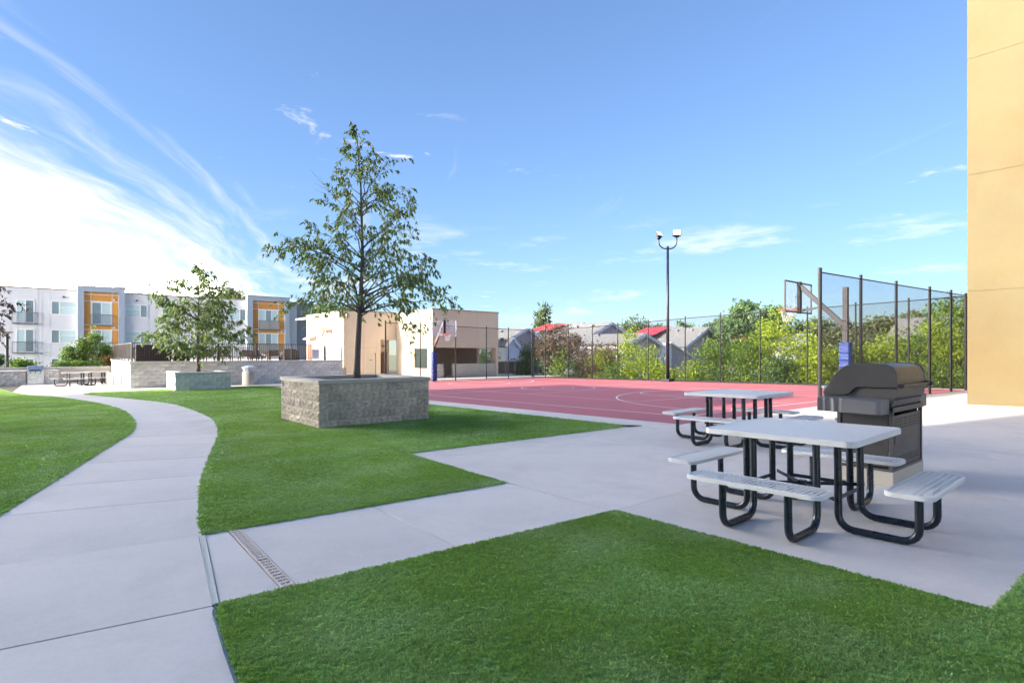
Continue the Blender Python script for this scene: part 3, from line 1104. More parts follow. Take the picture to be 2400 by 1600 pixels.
zb = 0.74
prof1 = [(y, l, r) for y, l, r in [(722, 60, 110), (716, 160, 190), (706, 178, 210), (690, 165, 222), (650, 160, 194), (625, 170, 165), (590, 214, 172), (555, 178, 135), (530, 125, 155), (490, 112, 160), (445, 70, 160), (395, 50, 122), (375, 48, 70), (330, 38, 38), (300, 12, 16)]]
prof1 = [(pz(y, zb), l * s1, r * s1) for y, l, r in prof1]
tr1 = [(0, 0), (pz(800, zb), .04), (pz(720, zb), .09), (pz(603, zb), .15), (pz(446, zb), .11), (pz(330, zb), .02), (pz(292, zb), -.02)]
bb = lambda y, x: ((x - 836) * s1, pz(y, zb))
profile_tree('slender_tree', 'tall slender tree with drooping dark leaves in the large brown planter', (5.80, 13.07, zb), tr1, prof1, 58, MAT['leaf_tree'], 0.145, 2, 0.088, rise=.62, droop=.95, twig=.62, extra=[(pz(712, zb), 150 * s1, pz(775, zb), -.5), (pz(700, zb), 215 * s1, pz(700, zb), .2), (pz(735, zb), -165 * s1, pz(722, zb), -.3), (pz(640, zb), -212 * s1, pz(592, zb), .2)], seed=5,
             group='young trees in block planters', bare=[([bb(520, 846), bb(478, 800), bb(440, 765), bb(401, 731)], 0.008), ([bb(455, 778), bb(440, 756), bb(432, 741)], 0.004), ([bb(470, 793), bb(450, 786), bb(428, 778)], 0.004), ([bb(462, 786), bb(455, 760), bb(447, 742)], 0.003), ([bb(440, 765), bb(425, 757), bb(417, 753)], 0.003)])

s1 = 0.0222
zb = 0.37
prof2 = [(pz(y, zb), l * s1, r * s1) for y, l, r in [(825, 30, 45), (805, 62, 88), (785, 108, 112), (768, 92, 104), (745, 84, 76), (720, 98, 66), (690, 96, 70), (665, 90, 56), (645, 22, 36), (625, 12, 12)]]
tr2 = [(0, 0), (pz(800, zb), -.05), (pz(700, zb), .02), (pz(617, zb), .02)]
profile_tree('rounded_tree', 'low rounded tree with green and bronze leaves in the smaller grey planter', (5.75, 32.5, zb), tr2, prof2, 50, MAT['leaf_small'], 0.26, 2, 0.10, rise=.6, droop=.7, seed=9, group='young trees in block planters', twig=0.8, spread=0.9)
profile_tree('maroon_tree', 'tree at the picture edge with maroon and green leaves above the lawn', (-2.75, 30.8, gz(30.8)), [(0, 0), (3, .05), (6.2, 0)],
             [(2.4, .9, 1.0), (3.0, 1.6, 1.72), (3.6, 1.7, 1.78), (4.3, 1.5, 1.62), (5.2, .9, .9), (6.1, .1, .1)], 34, MAT['leaf_maroon'], 0.18, 2, 0.10, rise=.5, droop=.8, seed=12, twig=0.7)


def clump_tree(name, label, base, trunk_h, trunk_r, blobs, nclump, per, leaf, mat, bark='bark_far', cat='tree', group=None, droop=0.2, w=0.3, clump_r=0.35, stems=1, shell=0.62, seed=0, parts=('trunk', 'crown')):
    """blobs: ellipsoids (dx, dy, z, rx, ry, rz) that carry leaf clumps; stems rise to each of them"""
    g = np.random.default_rng(seed + 100)
    root = empty(name, base, label, cat, group)
    b = np.array(base, float)
    m = MB()
    for s in range(stems):
        a = 2 * math.pi * s / max(1, stems)
        x0, y0 = (0, 0) if stems == 1 else (0.15 * math.cos(a), 0.15 * math.sin(a))
        m.tube([(b[0] + x0, b[1] + y0, b[2]), (b[0] + x0 * 1.5, b[1] + y0 * 1.5, b[2] + trunk_h * .55), (b[0] + x0 * 2.5, b[1] + y0 * 2.5, b[2] + trunk_h)], [trunk_r, trunk_r * .8, trunk_r * .5], 6)
    for (dx, dy, z, rx, ry, rz) in blobs:
        p0 = Vector((b[0], b[1], b[2] + trunk_h * .8))
        for _ in range(3):
            q = Vector((b[0] + dx + g.normal() * rx * .4, b[1] + dy + g.normal() * ry * .4, b[2] + z + g.normal() * rz * .35))
            m.tube([p0, p0.lerp(q, .5) + Vector((0, 0, .1)), q], [trunk_r * .45, trunk_r * .25, trunk_r * .08], 4)
    m.build(parts[0], MAT[bark], root, smooth=True)
    vol = np.array([rx * ry * rz for (_, _, _, rx, ry, rz) in blobs]) ** 0.67
    cnt = np.maximum(3, (nclump * vol / vol.sum())).astype(int)
    C, CR = [], []
    for (dx, dy, z, rx, ry, rz), n in zip(blobs, cnt):
        d = g.normal(size=(n, 3))
        d /= np.linalg.norm(d, axis=1, keepdims=True)
        rad = shell + (1 - shell) * g.random((n, 1)) ** 0.6 - (g.random((n, 1)) < .3) * g.random((n, 1)) * shell
        rad *= 1 + 0.13 * np.sin(d[:, :1] * 5 + seed) + 0.1 * g.normal(size=(n, 1))
        C.append(d * rad * np.array([rx, ry, rz]) + np.array([dx, dy, z]) + b)
    C = np.concatenate(C)
    n = len(C)
    cs = clump_r * g.uniform(.6, 1.3, size=(n, 1, 1))
    P = C[:, None, :] + g.normal(size=(n, per, 3)) * cs * np.array([1, 1, .6])
    P = P.reshape(-1, 3)
    D = g.normal(size=P.shape) + np.array([0, 0, -droop])
    D /= np.linalg.norm(D, axis=1, keepdims=True)
    L = leaf * g.uniform(.6, 1.3, size=len(P))
    V, F3 = leaves_np(P, D, L, w, 0.15)
    V -= np.array(tuple(wloc(root)))
    o = link(parts[1], np_mesh(name + '_crown', V, F3, MAT[mat]), root)
    o['kind'] = 'stuff'
    return root


# ================================================================== picnic tables
def lattice(m, x0, x1, y0, y1, z, pitch, bar, t, rc):
    """crossed bars clipped to a rounded rectangle"""
    def half(u, a, b):
        # usable span on the other axis when this bar sits at u of [a,b]
        d = min(u - a, b - u)
        if d >= rc:
            return 0.0
        return rc - math.sqrt(max(0, rc * rc - (rc - d) ** 2))
    n = int((x1 - x0) / pitch)
    for i in range(1, n):
        x = x0 + (x1 - x0) * i / n
        h = half(x, x0, x1)
        m.box(x - bar / 2, x + bar / 2, y0 + h, y1 - h, z - t, z)
    n = int((y1 - y0) / pitch)
    for i in range(1, n):
        y = y0 + (y1 - y0) * i / n
        h = half(y, y0, y1)
        m.box(x0 + h, x1 - h, y - bar / 2, y + bar / 2, z - t - .0006, z - .0006)


def rounded(x0, x1, y0, y1, rc, n=6):
    out = []
    for cx, cy, a in ((x1 - rc, y0 + rc, -90), (x1 - rc, y1 - rc, 0), (x0 + rc, y1 - rc, 90), (x0 + rc, y0 + rc, 180)):
        for k in range(n + 1):
            out.append((cx + rc * math.cos(R(a + 90 * k / n)), cy + rc * math.sin(R(a + 90 * k / n))))
    return out


def rim(m, poly, z, h, w):
    """a rolled edge: outer wall, narrow top and inner lip"""
    n = len(poly)
    c = (sum(p[0] for p in poly) / n, sum(p[1] for p in poly) / n)
    rings = []
    for off, zz in ((0.0, z - h), (0.0, z - .006), (0.006, z), (w, z), (w + .002, z - .012)):
        ring = []
        for i in range(n):
            a, b = Vector(poly[i - 1]), Vector(poly[(i + 1) % n])
            t = (b - a).normalized()
            nn = Vector((-t.y, t.x))
            ring.append((poly[i][0] + nn.x * off, poly[i][1] + nn.y * off, zz))
        rings.append(ring)
    vs = [p for r_ in rings for p in r_]
    fs = []
    for k in range(len(rings) - 1):
        for i in range(n):
            j = (i + 1) % n
            fs.append((k * n + i, k * n + j, (k + 1) * n + j, (k + 1) * n + i))
    m.add(vs, fs)


def make_table(pitch=0.043, bar=0.0145, seg=5):
    t = empty('picnic_table', (0, 0, 0))
    h = 0.645
    zt = 0.82
    m = MB()
    rim(m, rounded(-h, h, -h, h, 0.08), zt, 0.05, 0.022)
    m.build('tabletop_rim', MAT['white_plastisol'], t, smooth=False)
    m = MB()
    lattice(m, -h + .02, h - .02, -h + .02, h - .02, zt - .003, .030, .0165, 0.004, 0.07)
    m.lathe([(0.0, zt - .0028), (.034, zt - .0028), (.034, zt - .015)], n=14)
    m.build('tabletop_mesh', MAT['white_plastisol'], t)['kind'] = 'stuff'
    R_ = 0.0305
    for q in range(4):
        a = q * math.pi / 2
        rot = Matrix.Rotation(a, 4, 'Z')

        def T(p):
            return tuple(rot @ Vector(p))
        # seat q lies on the -y side before the turn
        y0, y1, hx = -1.12, -0.80, 0.56
        m = MB()
        rim(m, rounded(-hx, hx, y0, y1, 0.075), 0.46, 0.036, 0.018)
        m.v = [T(p) for p in m.v]
        st = m.build('seat', MAT['white_plastisol'], t)
        m = MB()
        lattice(m, -hx + .016, hx - .016, y0 + .016, y1 - .016, 0.457, pitch, bar, 0.004, 0.062)
        m.v = [T(p) for p in m.v]
        m.build('seat_mesh', MAT['white_plastisol'], st)['kind'] = 'stuff'
        for sx in (-0.275, 0.275):
            ys, yt, rb = -0.97, -0.40, 0.115
            pts = [(sx, ys, .42), (sx, ys, rb + R_)]
            for k in range(1, seg + 1):
                th = R(90 * k / seg)
                pts.append((sx, ys + rb - rb * math.cos(th), R_ + rb - rb * math.sin(th)))
            pts.append((sx, yt - rb, R_))
            for k in range(1, seg + 1):
                th = R(90 * k / seg)
                pts.append((sx, yt - rb + rb * math.sin(th), R_ + rb - rb * math.cos(th)))
            pts.append((sx, yt, zt - .02))
            m = MB()
            m.tube([T(p) for p in pts], R_, 12)
            m.build('leg', MAT['navy_tube'], t, auto=50)
        m = MB()
        m.beam(T((-.275, -.40, .28)), T((.275, -.40, .28)), 0.008, 0.034)
        m.beam(T((-.45, -.40, zt - .036)), T((.45, -.40, zt - .036)), 0.035, 0.02)
        m.beam(T((-.4, -.97, .424)), T((.4, -.97, .424)), 0.04, 0.014)
        m.build('bracket', MAT['navy_tube'], t)
    m = MB()
    m.beam((-.38, -.40, .29), (.38, .40, .305), 0.008, 0.032)
    m.beam((.38, -.40, .295), (-.38, .40, .31), 0.008, 0.032)
    m.box(-.03, .03, -.03, .03, .27, .33)
    m.build('cross_brace', MAT['navy_tube'], t)
    return t


tbl = make_table()
spots = [((5.42, 2.24, 0), 1.0, 1.0, 'near white mesh picnic table with four benches close to the patio lawn'),
         ((9.22, 4.88, 0), 2.0, 1.06, 'second white mesh picnic table standing between the grey barbecue and the red court'),
         ((0.95, 42.6, 0), 0.0, 1.0, 'far white picnic table in front of the end of the built-in barbecue counter'),
         ((2.05, 44.2, 0), 0.0, 1.0, 'far white picnic table closest to the smoked glass screen')]
for i, ((x, y, _), rz, sc, lb) in enumerate(spots):
    o = tbl if i == 0 else copy_tree(tbl)
    o.location = (x, y, gz(y))
    o.rotation_euler = (R(-0.69), 0, R(rz))
    o.scale = (sc, sc, sc)
    tag(o, lb, 'picnic table', 'white mesh picnic tables')

# ================================================================== cart barbecue by the patio
gb = empty('barbecue_cart', (7.85, 2.3, gz(2.3)), 'grey hooded gas barbecue cart on a pale plinth behind the near picnic table', 'barbecue')
X0, X1, Y0, Y1 = 7.30, 8.44, 2.04, 2.62
z0 = gz(2.3)
MB().box(X0 - .01, X1 + .01, Y0 - .01, Y1 + .01, z0, z0 + .17).build('plinth', MAT['grill_plinth'], gb, bevel=0.01)
m = MB()
for (a, b, c, d) in ((X0, X0 + .04, Y0, Y0 + .04), (X1 - .04, X1, Y0, Y0 + .04), (X0, X0 + .04, Y1 - .04, Y1), (X1 - .04, X1, Y1 - .04, Y1)):
    m.box(a, b, c, d, z0 + .17, z0 + .90)
m.box(X0, X1, Y0 - .002, Y0 + .02, z0 + .17, z0 + .20)
m.box(X0 - .002, X0 + .02, Y0, Y1, z0 + .17, z0 + .20)
m.box(X0 - .004, X1 + .004, Y0 - .004, Y0 + .03, z0 + .845, z0 + .90)
m.box(X0 - .004, X0 + .03, Y0, Y1, z0 + .86, z0 + .90)
m.build('frame', MAT['grill_body'], gb, bevel=0.004)
MB().box(X0 + .04, X1 - .04, Y0 + .012, Y0 + .03, z0 + .205, z0 + .80).build('rear_panel', MAT['grill_body'], gb)
MB().box(X0 + .012, X0 + .03, Y0 + .05, Y1 - .05, z0 + .22, z0 + .86).build('side_panel', MAT['grill_hood'], gb)
MB().box(X1 - .03, X1 - .012, Y0 + .05, Y1 - .05, z0 + .22, z0 + .86).build('side_panel', MAT['grill_hood'], gb)
MB().box(X0 + .04, X1 - .04, Y1 - .03, Y1 - .012, z0 + .205, z0 + .86).build('front_door', MAT['grill_hood'], gb)
for zc in (.76, .725, .69, .655):
    for k in range(5):
        w_ = (X1 - X0 - .2) / 5
        MB().box(X0 + .10 + k * w_ + .006, X0 + .10 + (k + 1) * w_ - .006, Y0 + .009, Y0 + .0125, z0 + zc - .010, z0 + zc + .008).build('vent_slot', MAT['black'], gb)
for zc in (.315, .285, .255):
    for k in range(5):
        w_ = (X1 - X0 - .2) / 5
        MB().box(X0 + .10 + k * w_ + .006, X0 + .10 + (k + 1) * w_ - .006, Y0 + .009, Y0 + .0125, z0 + zc - .008, z0 + zc + .007).build('vent_slot', MAT['black'], gb)
for zc in (.50, .475):
    for k in range(2):
        MB().box(X0 + .009, X0 + .0125, Y0 + .10 + k * .1, Y0 + .18 + k * .1, z0 + zc - .006, z0 + zc + .005).build('vent_slot', MAT['black'], gb)
MB().lathe([(0, 0), (.05, 0), (.05, .004), (0, .004)], n=16).build('side_opening', MAT['black'], None)
so = bpy.data.objects['side_opening']
so.parent = gb
so.rotation_euler = (R(90), 0, 0)
so.scale = (.5, 1, 1)
so.location = Vector((X0 + .11, Y0 + .012, z0 + .52)) - wloc(gb)
# fire box and hood are swept along the cart; their profile is drawn across it
fb = [(Y0 + .02, z0 + .905), (Y1 + .10, z0 + .905), (Y1 + .16, z0 + 1.00), (Y1 + .16, z0 + 1.10), (Y0 - .035, z0 + 1.13), (Y0 - .035, z0 + 1.03), (Y0 + .0, z0 + .99)]
MB().extrude(fb, 0, X0 + .03, X1 - .05).build('fire_box', MAT['grill_body'], gb, bevel=0.008)
hd = [(Y0 - .045, z0 + 1.125), (Y0 - .045, z0 + 1.18), (Y0 - .035, z0 + 1.30), (Y0 + .0, z0 + 1.365), (Y0 + .07, z0 + 1.395), (Y0 + .24, z0 + 1.402), (Y0 + .40, z0 + 1.395), (Y0 + .48, z0 + 1.375), (Y0 + .54, z0 + 1.335), (Y0 + .61, z0 + 1.255), (Y0 + .68, z0 + 1.145), (Y0 + .735, z0 + 1.05), (Y0 + .73, z0 + 1.015), (Y0 + .50, z0 + 1.018), (Y0 + .45, z0 + 1.035), (Y0 + .40, z0 + 1.09), (Y0 + .365, z0 + 1.118), (Y0 + .33, z0 + 1.12)]
hood = MB().extrude(hd, 0, X0 - .005, X0 + .06)
hood.build('hood_end', MAT['grill_hood'], gb, bevel=0.006, auto=30)
MB().extrude(hd, 0, X1 - .06, X1 + .005).build('hood_end', MAT['grill_hood'], gb, bevel=0.006, auto=30)
inner = [(y + .006 if y < Y0 + .3 else y - .004, z - .008) for y, z in hd]
MB().extrude(inner, 0, X0 + .055, X1 - .055).build('hood', MAT['grill_hood'], gb, auto=30)
m = MB()
m.tube([(X0 + .05, Y0 - .03, z0 + 1.155), (X0 + .05, Y0 - .085, z0 + 1.15), (X1 - .03, Y0 - .085, z0 + 1.15), (X1 - .03, Y0 - .03, z0 + 1.155)], .014, 8)
m.box(X0 + .10, X1 - .08, Y0 - .075, Y0 - .045, z0 + 1.125, z0 + 1.14)
m.build('rear_bar', MAT['grill_body'], gb)
MB().box(X1 - .08, X1 + .06, Y0 - .12, Y0 - .04, z0 + 1.12, z0 + 1.18).build('handle_end', MAT['black'], gb, bevel=0.02)
m = MB()
m.tube([(X0 + .12, Y1 + .15, z0 + 1.09), (X0 + .12, Y1 + .21, z0 + 1.10), (X1 - .12, Y1 + .21, z0 + 1.10), (X1 - .12, Y1 + .15, z0 + 1.09)], .016, 8)
m.build('front_handle', MAT['bin_hood'], gb)
MB().tube([(X0 + .2, Y1 + .0, z0 + .70), (X0 + .2, Y1 + .09, z0 + .70)], .02, 10).build('knob', MAT['steel'], gb)
for k in range(14):
    xk = X0 + .09 + k * (X1 - X0 - .2) / 13
    MB().extrude([(xk - .018, z0 + .985), (xk + .018, z0 + .985), (xk, z0 + 1.01)], 1, Y0 - .012, Y0 + .03).build('burner_notch', MAT['black'], gb)
# side shelves with three finger grooves
for sx in (-1, 1):
    xe = X0 - .02 if sx < 0 else X1 + .02
    xo = xe + sx * .30
    sh = []
    ya, yb = Y0 + .03, Y1 + .10
    zt, zl = z0 + 1.0, z0 + .83
    n = 40
    mm = MB()
    top = []
    for k in range(n + 1):
        y = ya + (yb - ya) * k / n
        u = (y - ya) / (yb - ya)
        dx = 0.0
        for c in (.66, .80, .93):
            dx = max(dx, .026 * max(0, 1 - ((u - c) / .055) ** 2) ** .5 if abs(u - c) < .055 else 0)
        if u < .06:
            dx = .02 * (1 - u / .06)
        top.append((y, dx))
    lo, l1 = [], []
    for y, dx in top:
        mm.v += [(xo - sx * dx, y, zl + .01), (xo - sx * dx, y, zt - .018), (xo - sx * .022, y, zt), (xe, y, zt), (xe, y, zl)]
    for k in range(n):
        for q in range(5):
            mm.f.append((k * 5 + q, k * 5 + (q + 1) % 5, (k + 1) * 5 + (q + 1) % 5, (k + 1) * 5 + q))
    mm.f.append(tuple(range(5))[::-1])
    mm.f.append(tuple(n * 5 + q for q in range(5)))
    if sx > 0:
        mm.f = [tuple(reversed(f)) for f in mm.f]
    mm.build('side_shelf', MAT['grill_shelf'], gb, auto=40)


# ================================================================== basketball hoops
def hoop(base, s, label, arm_mat, pole_top, arm_z, bw, board_mat_frame, off=1.6, rim_z=3.05):
    """pole stands at base, the board hangs off metres towards s (+1 or -1) along y"""
    x, y, z = base
    h = empty('basketball_hoop', base, label, 'basketball hoop', 'basketball hoops at the court ends')
    MB().box(x - .075, x + .075, y - .075, y + .075, z, z + pole_top).build('pole', MAT['hoop_grey'], h, bevel=0.008)
    pm = MB()
    pr = []
    for k in range(25):
        zz = z + .02 + k * 1.90 / 24
        pr.append((.155 + .010 * math.sin(k * 1.9) + .006 * math.sin(k * 4.1), zz))
    for r_, zz in pr:
        for a, b in ((-1, -1), (1, -1), (1, 1), (-1, 1)):
            pm.v.append((x + a * r_, y + b * r_, zz))
    for k in range(24):
        for q in range(4):
            pm.f.append((k * 4 + q, k * 4 + (q + 1) % 4, (k + 1) * 4 + (q + 1) % 4, (k + 1) * 4 + q))
    pm.f += [(3, 2, 1, 0), (96, 97, 98, 99)]
    pm.build('pad', MAT['blue_pad'], h, bevel=0.03)
    yb = y + s * off
    bz0, bz1 = z + rim_z - .15, z + rim_z + .93
    m = MB()
    m.beam((x, y + s * .07, z + arm_z), (x, yb - s * .06, bz1 - .15), 0.11, 0.15)
    m.build('arm', MAT[arm_mat], h, bevel=0.006)
    m = MB()
    m.beam((x, yb - s * .06, bz0 + .08), (x, yb - s * .72, bz0 + .16), 0.07, 0.07)
    m.build('brace', MAT[arm_mat], h)
    m = MB()
    for zz in (arm_z - .14, arm_z + .14):
        for q in (-.1, .1):
            m.beam((x + q, y - .10, z + zz), (x + q, y + .10, z + zz), .02, .03)
        for q in (-.1, .1):
            m.beam((x - .11, y + q, z + zz), (x + .11, y + q, z + zz), .02, .03)
    m.build('clamp', MAT['hoop_grey'], h)
    MB().box(x - .09, x + .09, yb - .05 - s * .03, yb + .05 - s * .03, bz0 - .02, bz1 + .01).build('mounting_plate', MAT['black'], h)
    bd = MB().box(x - bw / 2 + .04, x + bw / 2 - .04, yb - .006, yb + .006, bz0 + .04, bz1 - .04).build('backboard', MAT['board_glass'], h)
    m = MB()
    t = .045
    for (a, b, c, d) in ((-bw / 2, bw / 2, bz0, bz0 + t), (-bw / 2, bw / 2, bz1 - t, bz1), (-bw / 2, -bw / 2 + t, bz0 + t, bz1 - t), (bw / 2 - t, bw / 2, bz0 + t, bz1 - t)):
        m.box(x + a, x + b, yb - .022, yb + .022, c, d)
    m.build('backboard_frame', MAT[board_mat_frame], bd)
    m = MB()
    q = yb + s * .009
    for (a, b, c, d) in ((-.30, .30, .14, .185), (-.30, .30, .56, .605), (-.30, -.255, .185, .56), (.255, .30, .185, .56)):
        m.box(x + a, x + b, q - .003, q + .003, bz0 + c, bz0 + d)
    m.build('target_square', MAT['hoop_white'], bd)
    rc = (x, yb + s * .39)
    m = MB()
    m.tube([(rc[0] + .23 * math.cos(R(a)), rc[1] + .23 * math.sin(R(a)), z + rim_z) for a in range(0, 360, 15)], .014, 6, closed=True)
    m.box(x - .1, x + .1, min(yb, yb + s * .17), max(yb, yb + s * .17), z + rim_z - .03, z + rim_z + .012)
    m.box(x - .08, x + .08, yb + s * .03 - .02, yb + s * .03 + .02, z + rim_z - .13, z + rim_z)
    m.build('rim', MAT['rim_red'], h, smooth=True)
    m = MB()
    n = 12
    for k in range(n):
        for dirn in (1, -1):
            pts = []
            for j in range(5):
                a = 2 * math.pi * (k + dirn * j * .5) / n
                r_ = .225 - .095 * (j / 4) ** .7
                pts.append((rc[0] + r_ * math.cos(a), rc[1] + r_ * math.sin(a), z + rim_z - .01 - .42 * j / 4))
            m.tube(pts, .0045, 3, cap=False)
    m.build('net', MAT['net'], h)['kind'] = 'stuff'
    return h


hoop((20.1, 6.95, gz(6.9)), 1, 'basketball hoop seen from behind through the mesh of the close fence', 'hoop_grey', 3.74, 2.50, 2.15, 'hoop_grey', off=1.5, rim_z=3.12)
hoop((19.1, 31.0, gz(31)), -1, 'basketball hoop facing the court in front of the tan clubhouse', 'hoop_brown', 2.45, 2.30, 1.85, 'hoop_white', off=1.25, rim_z=3.05)


# ================================================================== chain link fences
def fence(pts, heights, posts, label, r=0.037, er=0.05, rail_drop=0.03, pitch=0.071, wire=0.0027, low=0.06, bottom_rail=True, cat='fence'):
    f = empty('chain_link_fence', (pts[0][0], pts[0][1], gz(pts[0][1])), label, cat, 'black chain link fences round the court')
    P = [Vector((x, y, 0)) for x, y in pts]
    seg = [(P[i + 1] - P[i]).length for i in range(len(P) - 1)]
    tot = sum(seg)

    def at(s):
        i = 0
        while i < len(seg) - 1 and s > seg[i]:
            s -= seg[i]
            i += 1
        p = P[i].lerp(P[i + 1], s / seg[i])
        return p

    def ht(s):
        return float(np.interp(s / tot, np.linspace(0, 1, len(heights)), heights))
    for k, s in enumerate(posts):
        p = at(s * tot)
        z = gz(p.y)
        rr_ = er if k == 0 or k == len(posts) - 1 else r
        m = MB().tube([(p.x, p.y, z - .02), (p.x, p.y, z + ht(s * tot) + .06)], rr_, 10)
        m.lathe([(rr_ + .006, 0), (rr_ + .006, .03), (.012, .05)], (p.x, p.y, z + ht(s * tot) + .06), 10)
        m.build('post', MAT['black_vinyl'], f, auto=40)
    n = 12
    top = [at(tot * i / n) + Vector((0, 0, gz(at(tot * i / n).y) + ht(tot * i / n) - rail_drop)) for i in range(n + 1)]
    bot = [at(tot * i / n) + Vector((0, 0, gz(at(tot * i / n).y) + low)) for i in range(n + 1)]
    MB().tube(top, .021, 6).build('top_rail', MAT['black_vinyl'], f, smooth=True)
    if bottom_rail:
        MB().tube(bot, .021, 6).build('bottom_rail', MAT['black_vinyl'], f, smooth=True)
    V, F_ = [], []
    hm = max(heights)
    c = -hm
    while c < tot:
        for sg in (1, -1):
            # wire runs s = c + (z) going up, or the mirrored way
            a0, a1 = max(0, c), min(tot, c + hm)
            if a1 - a0 < .05:
                continue
            q = []
            for s in (a0, (a0 + a1) / 2, a1):
                zz = (s - c) if sg > 0 else hm - (s - c)
                p = at(s)
                zz = low + zz / hm * (ht(s) - rail_drop - low)
                q.append(Vector((p.x, p.y, gz(p.y) + zz)))
            b = len(V)
            d = (q[2] - q[0]).normalized()
            nrm = d.cross(Vector((0, 0, 1))).normalized()
            e2 = nrm.cross(d)
            for p in q:
                for a in (0, 2.094, 4.189):
                    w_ = p + (nrm * math.cos(a) + e2 * math.sin(a)) * wire + nrm * (.002 * sg)
                    V.append(tuple(w_))
            for k in range(2):
                for a in range(3):
                    F_.append((b + k * 3 + a, b + k * 3 + (a + 1) % 3, b + k * 3 + 3 + (a + 1) % 3, b + k * 3 + 3 + a))
        c += pitch
    V = np.array(V) - np.array(tuple(wloc(f)))
    o_ = link('wire_mesh', np_mesh('wire_mesh', V, np.array(F_), MAT['black_vinyl']), f)
    o_['kind'] = 'stuff'
    return f


fence([(17.52, 6.75), (21.8, 6.45), (25.6, 6.05), (30.2, 5.4)], [4.0, 4.02, 4.0, 3.95], [0, .2155, .43, .655, .803, 1.0], 'close run of tall chain link fence beyond the grey barbecue', er=.055, r=.046, bottom_rail=False, low=.05)
fp = [0, .0426, .1245, .204, .2875, .380, .4815, .5665, .6535, .747, .835, .92, 1.0]
fence([(27.56, 30.65), (28.45, 25.5), (28.85, 18.6), (29.5, 12.0), (29.35, 5.6)], [3.5, 3.62, 3.8, 3.9, 3.95], fp, 'long tall chain link fence along the far side of the court before the golden shrubs')
fence([(15.7, 31.15), (27.5, 30.75)], [3.75, 3.55], [0, .205, .43, .645, .81, 1.0], 'chain link fence run behind the far hoop in front of the tan clubhouse')

o = MB().box(27.9, 28.12, 29.2, 29.21, gz(29) + 1.38, gz(29) + 1.58).build('notice_plate', MAT['sign_white'])
o.location = (0, 0, 0)
tag(o, 'small white notice plate fixed on the fence corner', 'sign')

# ================================================================== floodlight mast
fl = empty('floodlight_mast', (28.3, 19.45, gz(19.45)), 'tall dark mast with two lit floodlights beside the far court fence', 'floodlight')
bx, by, bz = 28.3, 19.45, gz(19.45)
m = MB().tube([(bx, by, bz), (bx, by, bz + 4), (bx, by, bz + 8.1)], [.10, .085, .07], 12)
m.build('mast', MAT['pole_paint'], fl, smooth=True)
MB().box(bx - .28, bx + .28, by - .28, by + .28, bz, bz + .16).build('base_plate', MAT['pole_paint'], fl, bevel=0.02)
for s, up, tilt, yawl in ((-1, .62, 26, 150), (1, .72, 6, 185)):
    e0 = Vector((bx, by, bz + 7.98))
    pts = []
    for k in range(9):
        a = R(90 * k / 8)
        pts.append(e0 + RIGHT * s * (.12 + .42 * math.sin(a)) + Vector((0, 0, .42 * (1 - math.cos(a)) - .02)))
    pts = [e0] + pts + [pts[-1] + Vector((0, 0, up - .42))]
    MB().tube(pts, .038, 8).build('bracket_arm', MAT['pole_paint'], fl, smooth=True)
    c = pts[-1] + Vector((0, 0, .22))
    yaw = R(-39.7) + (R(38) if s < 0 else R(-8))
    mt = Matrix.Rotation(yaw, 3, 'Z') @ Matrix.Rotation(R(-12 if s > 0 else -34), 3, 'X')
    hd_ = MB().obox(c, .50 if s > 0 else .42, .16, .38 if s > 0 else .33, mt).build('lamp_housing', MAT['black'], fl, bevel=0.03)
    MB().obox(c + mt @ Vector((0, -.084, .01)), .43 if s > 0 else .36, .012, .31 if s > 0 else .27, mt).build('lens', MAT['lens'], hd_)
    MB().obox(c - Vector((0, 0, .21)), .28, .14, .06, mt).build('yoke', MAT['black'], fl)

# ================================================================== yellow wall and the unseen block shaped to shade the court
yb_ = empty('yellow_building', (24, -4, gz(0)), 'tall yellow stucco building wall with horizontal joints at the patio edge', 'building')
yl = [-0.6, 3.33, 6.80, 10.27, 13.75, 17.0]
for a, b in zip(yl[:-1], yl[1:]):
    MB().add([(21.05, 3.98, a + .002), (21.42, -12, a + .002), (33, -12, a + .002), (33, 3.98, a + .002), (21.05, 3.98, b - .002), (21.42, -12, b - .002), (33, -12, b - .002), (33, 3.98, b - .002)],
             [(3, 2, 1, 0), (4, 5, 6, 7), (0, 1, 5, 4), (1, 2, 6, 5), (2, 3, 7, 6), (3, 0, 4, 7)]).build('wall_panel', MAT['yellow'], yb_, bevel=0.006)
MB().add([(21.08, 3.95, -.6), (21.45, -12, -.6), (33, -12, -.6), (33, 3.95, -.6), (21.08, 3.95, 17), (21.45, -12, 17), (33, -12, 17), (33, 3.95, 17)],
         [(3, 2, 1, 0), (4, 5, 6, 7), (0, 1, 5, 4), (1, 2, 6, 5), (2, 3, 7, 6), (3, 0, 4, 7)]).build('wall_core', MAT['yellow'], yb_)

cb = empty('unseen_shade_block', (-29, 8, -3.2), 'long stepped tan block out of view, shaped to shade the lawns and court', 'building')
for (ya, yc, hh) in ((18.1, 30.55, 25.1), (11.3, 18.1, 21.2), (-26.0, 11.3, 26.0), (30.55, 37.0, 18.2)):  # wings sized for their shadows; last one added to shade the far turf
    MB().box(-36, -24.0, ya, yc, -3.2, hh).build('wall', MAT['shade_block_tan'], cb)
    MB().box(-36.1, -23.9, ya + .001, yc - .001, hh, hh + .25).build('parapet', MAT['tan_trim'], cb)
    zf = 1.0
    while zf + 1.8 < hh:
        k = ya + 1.0
        while k + 1.6 < yc:
            w_ = MB().box(-24.0, -23.95, k, k + 1.5, zf, zf + 1.5).build('window', MAT['white_trim'], cb)
            MB().box(-23.96, -23.94, k + .06, k + 1.44, zf + .06, zf + 1.44).build('pane', MAT['pane_dark'], w_)
            k += 3.2
        zf += 3.0

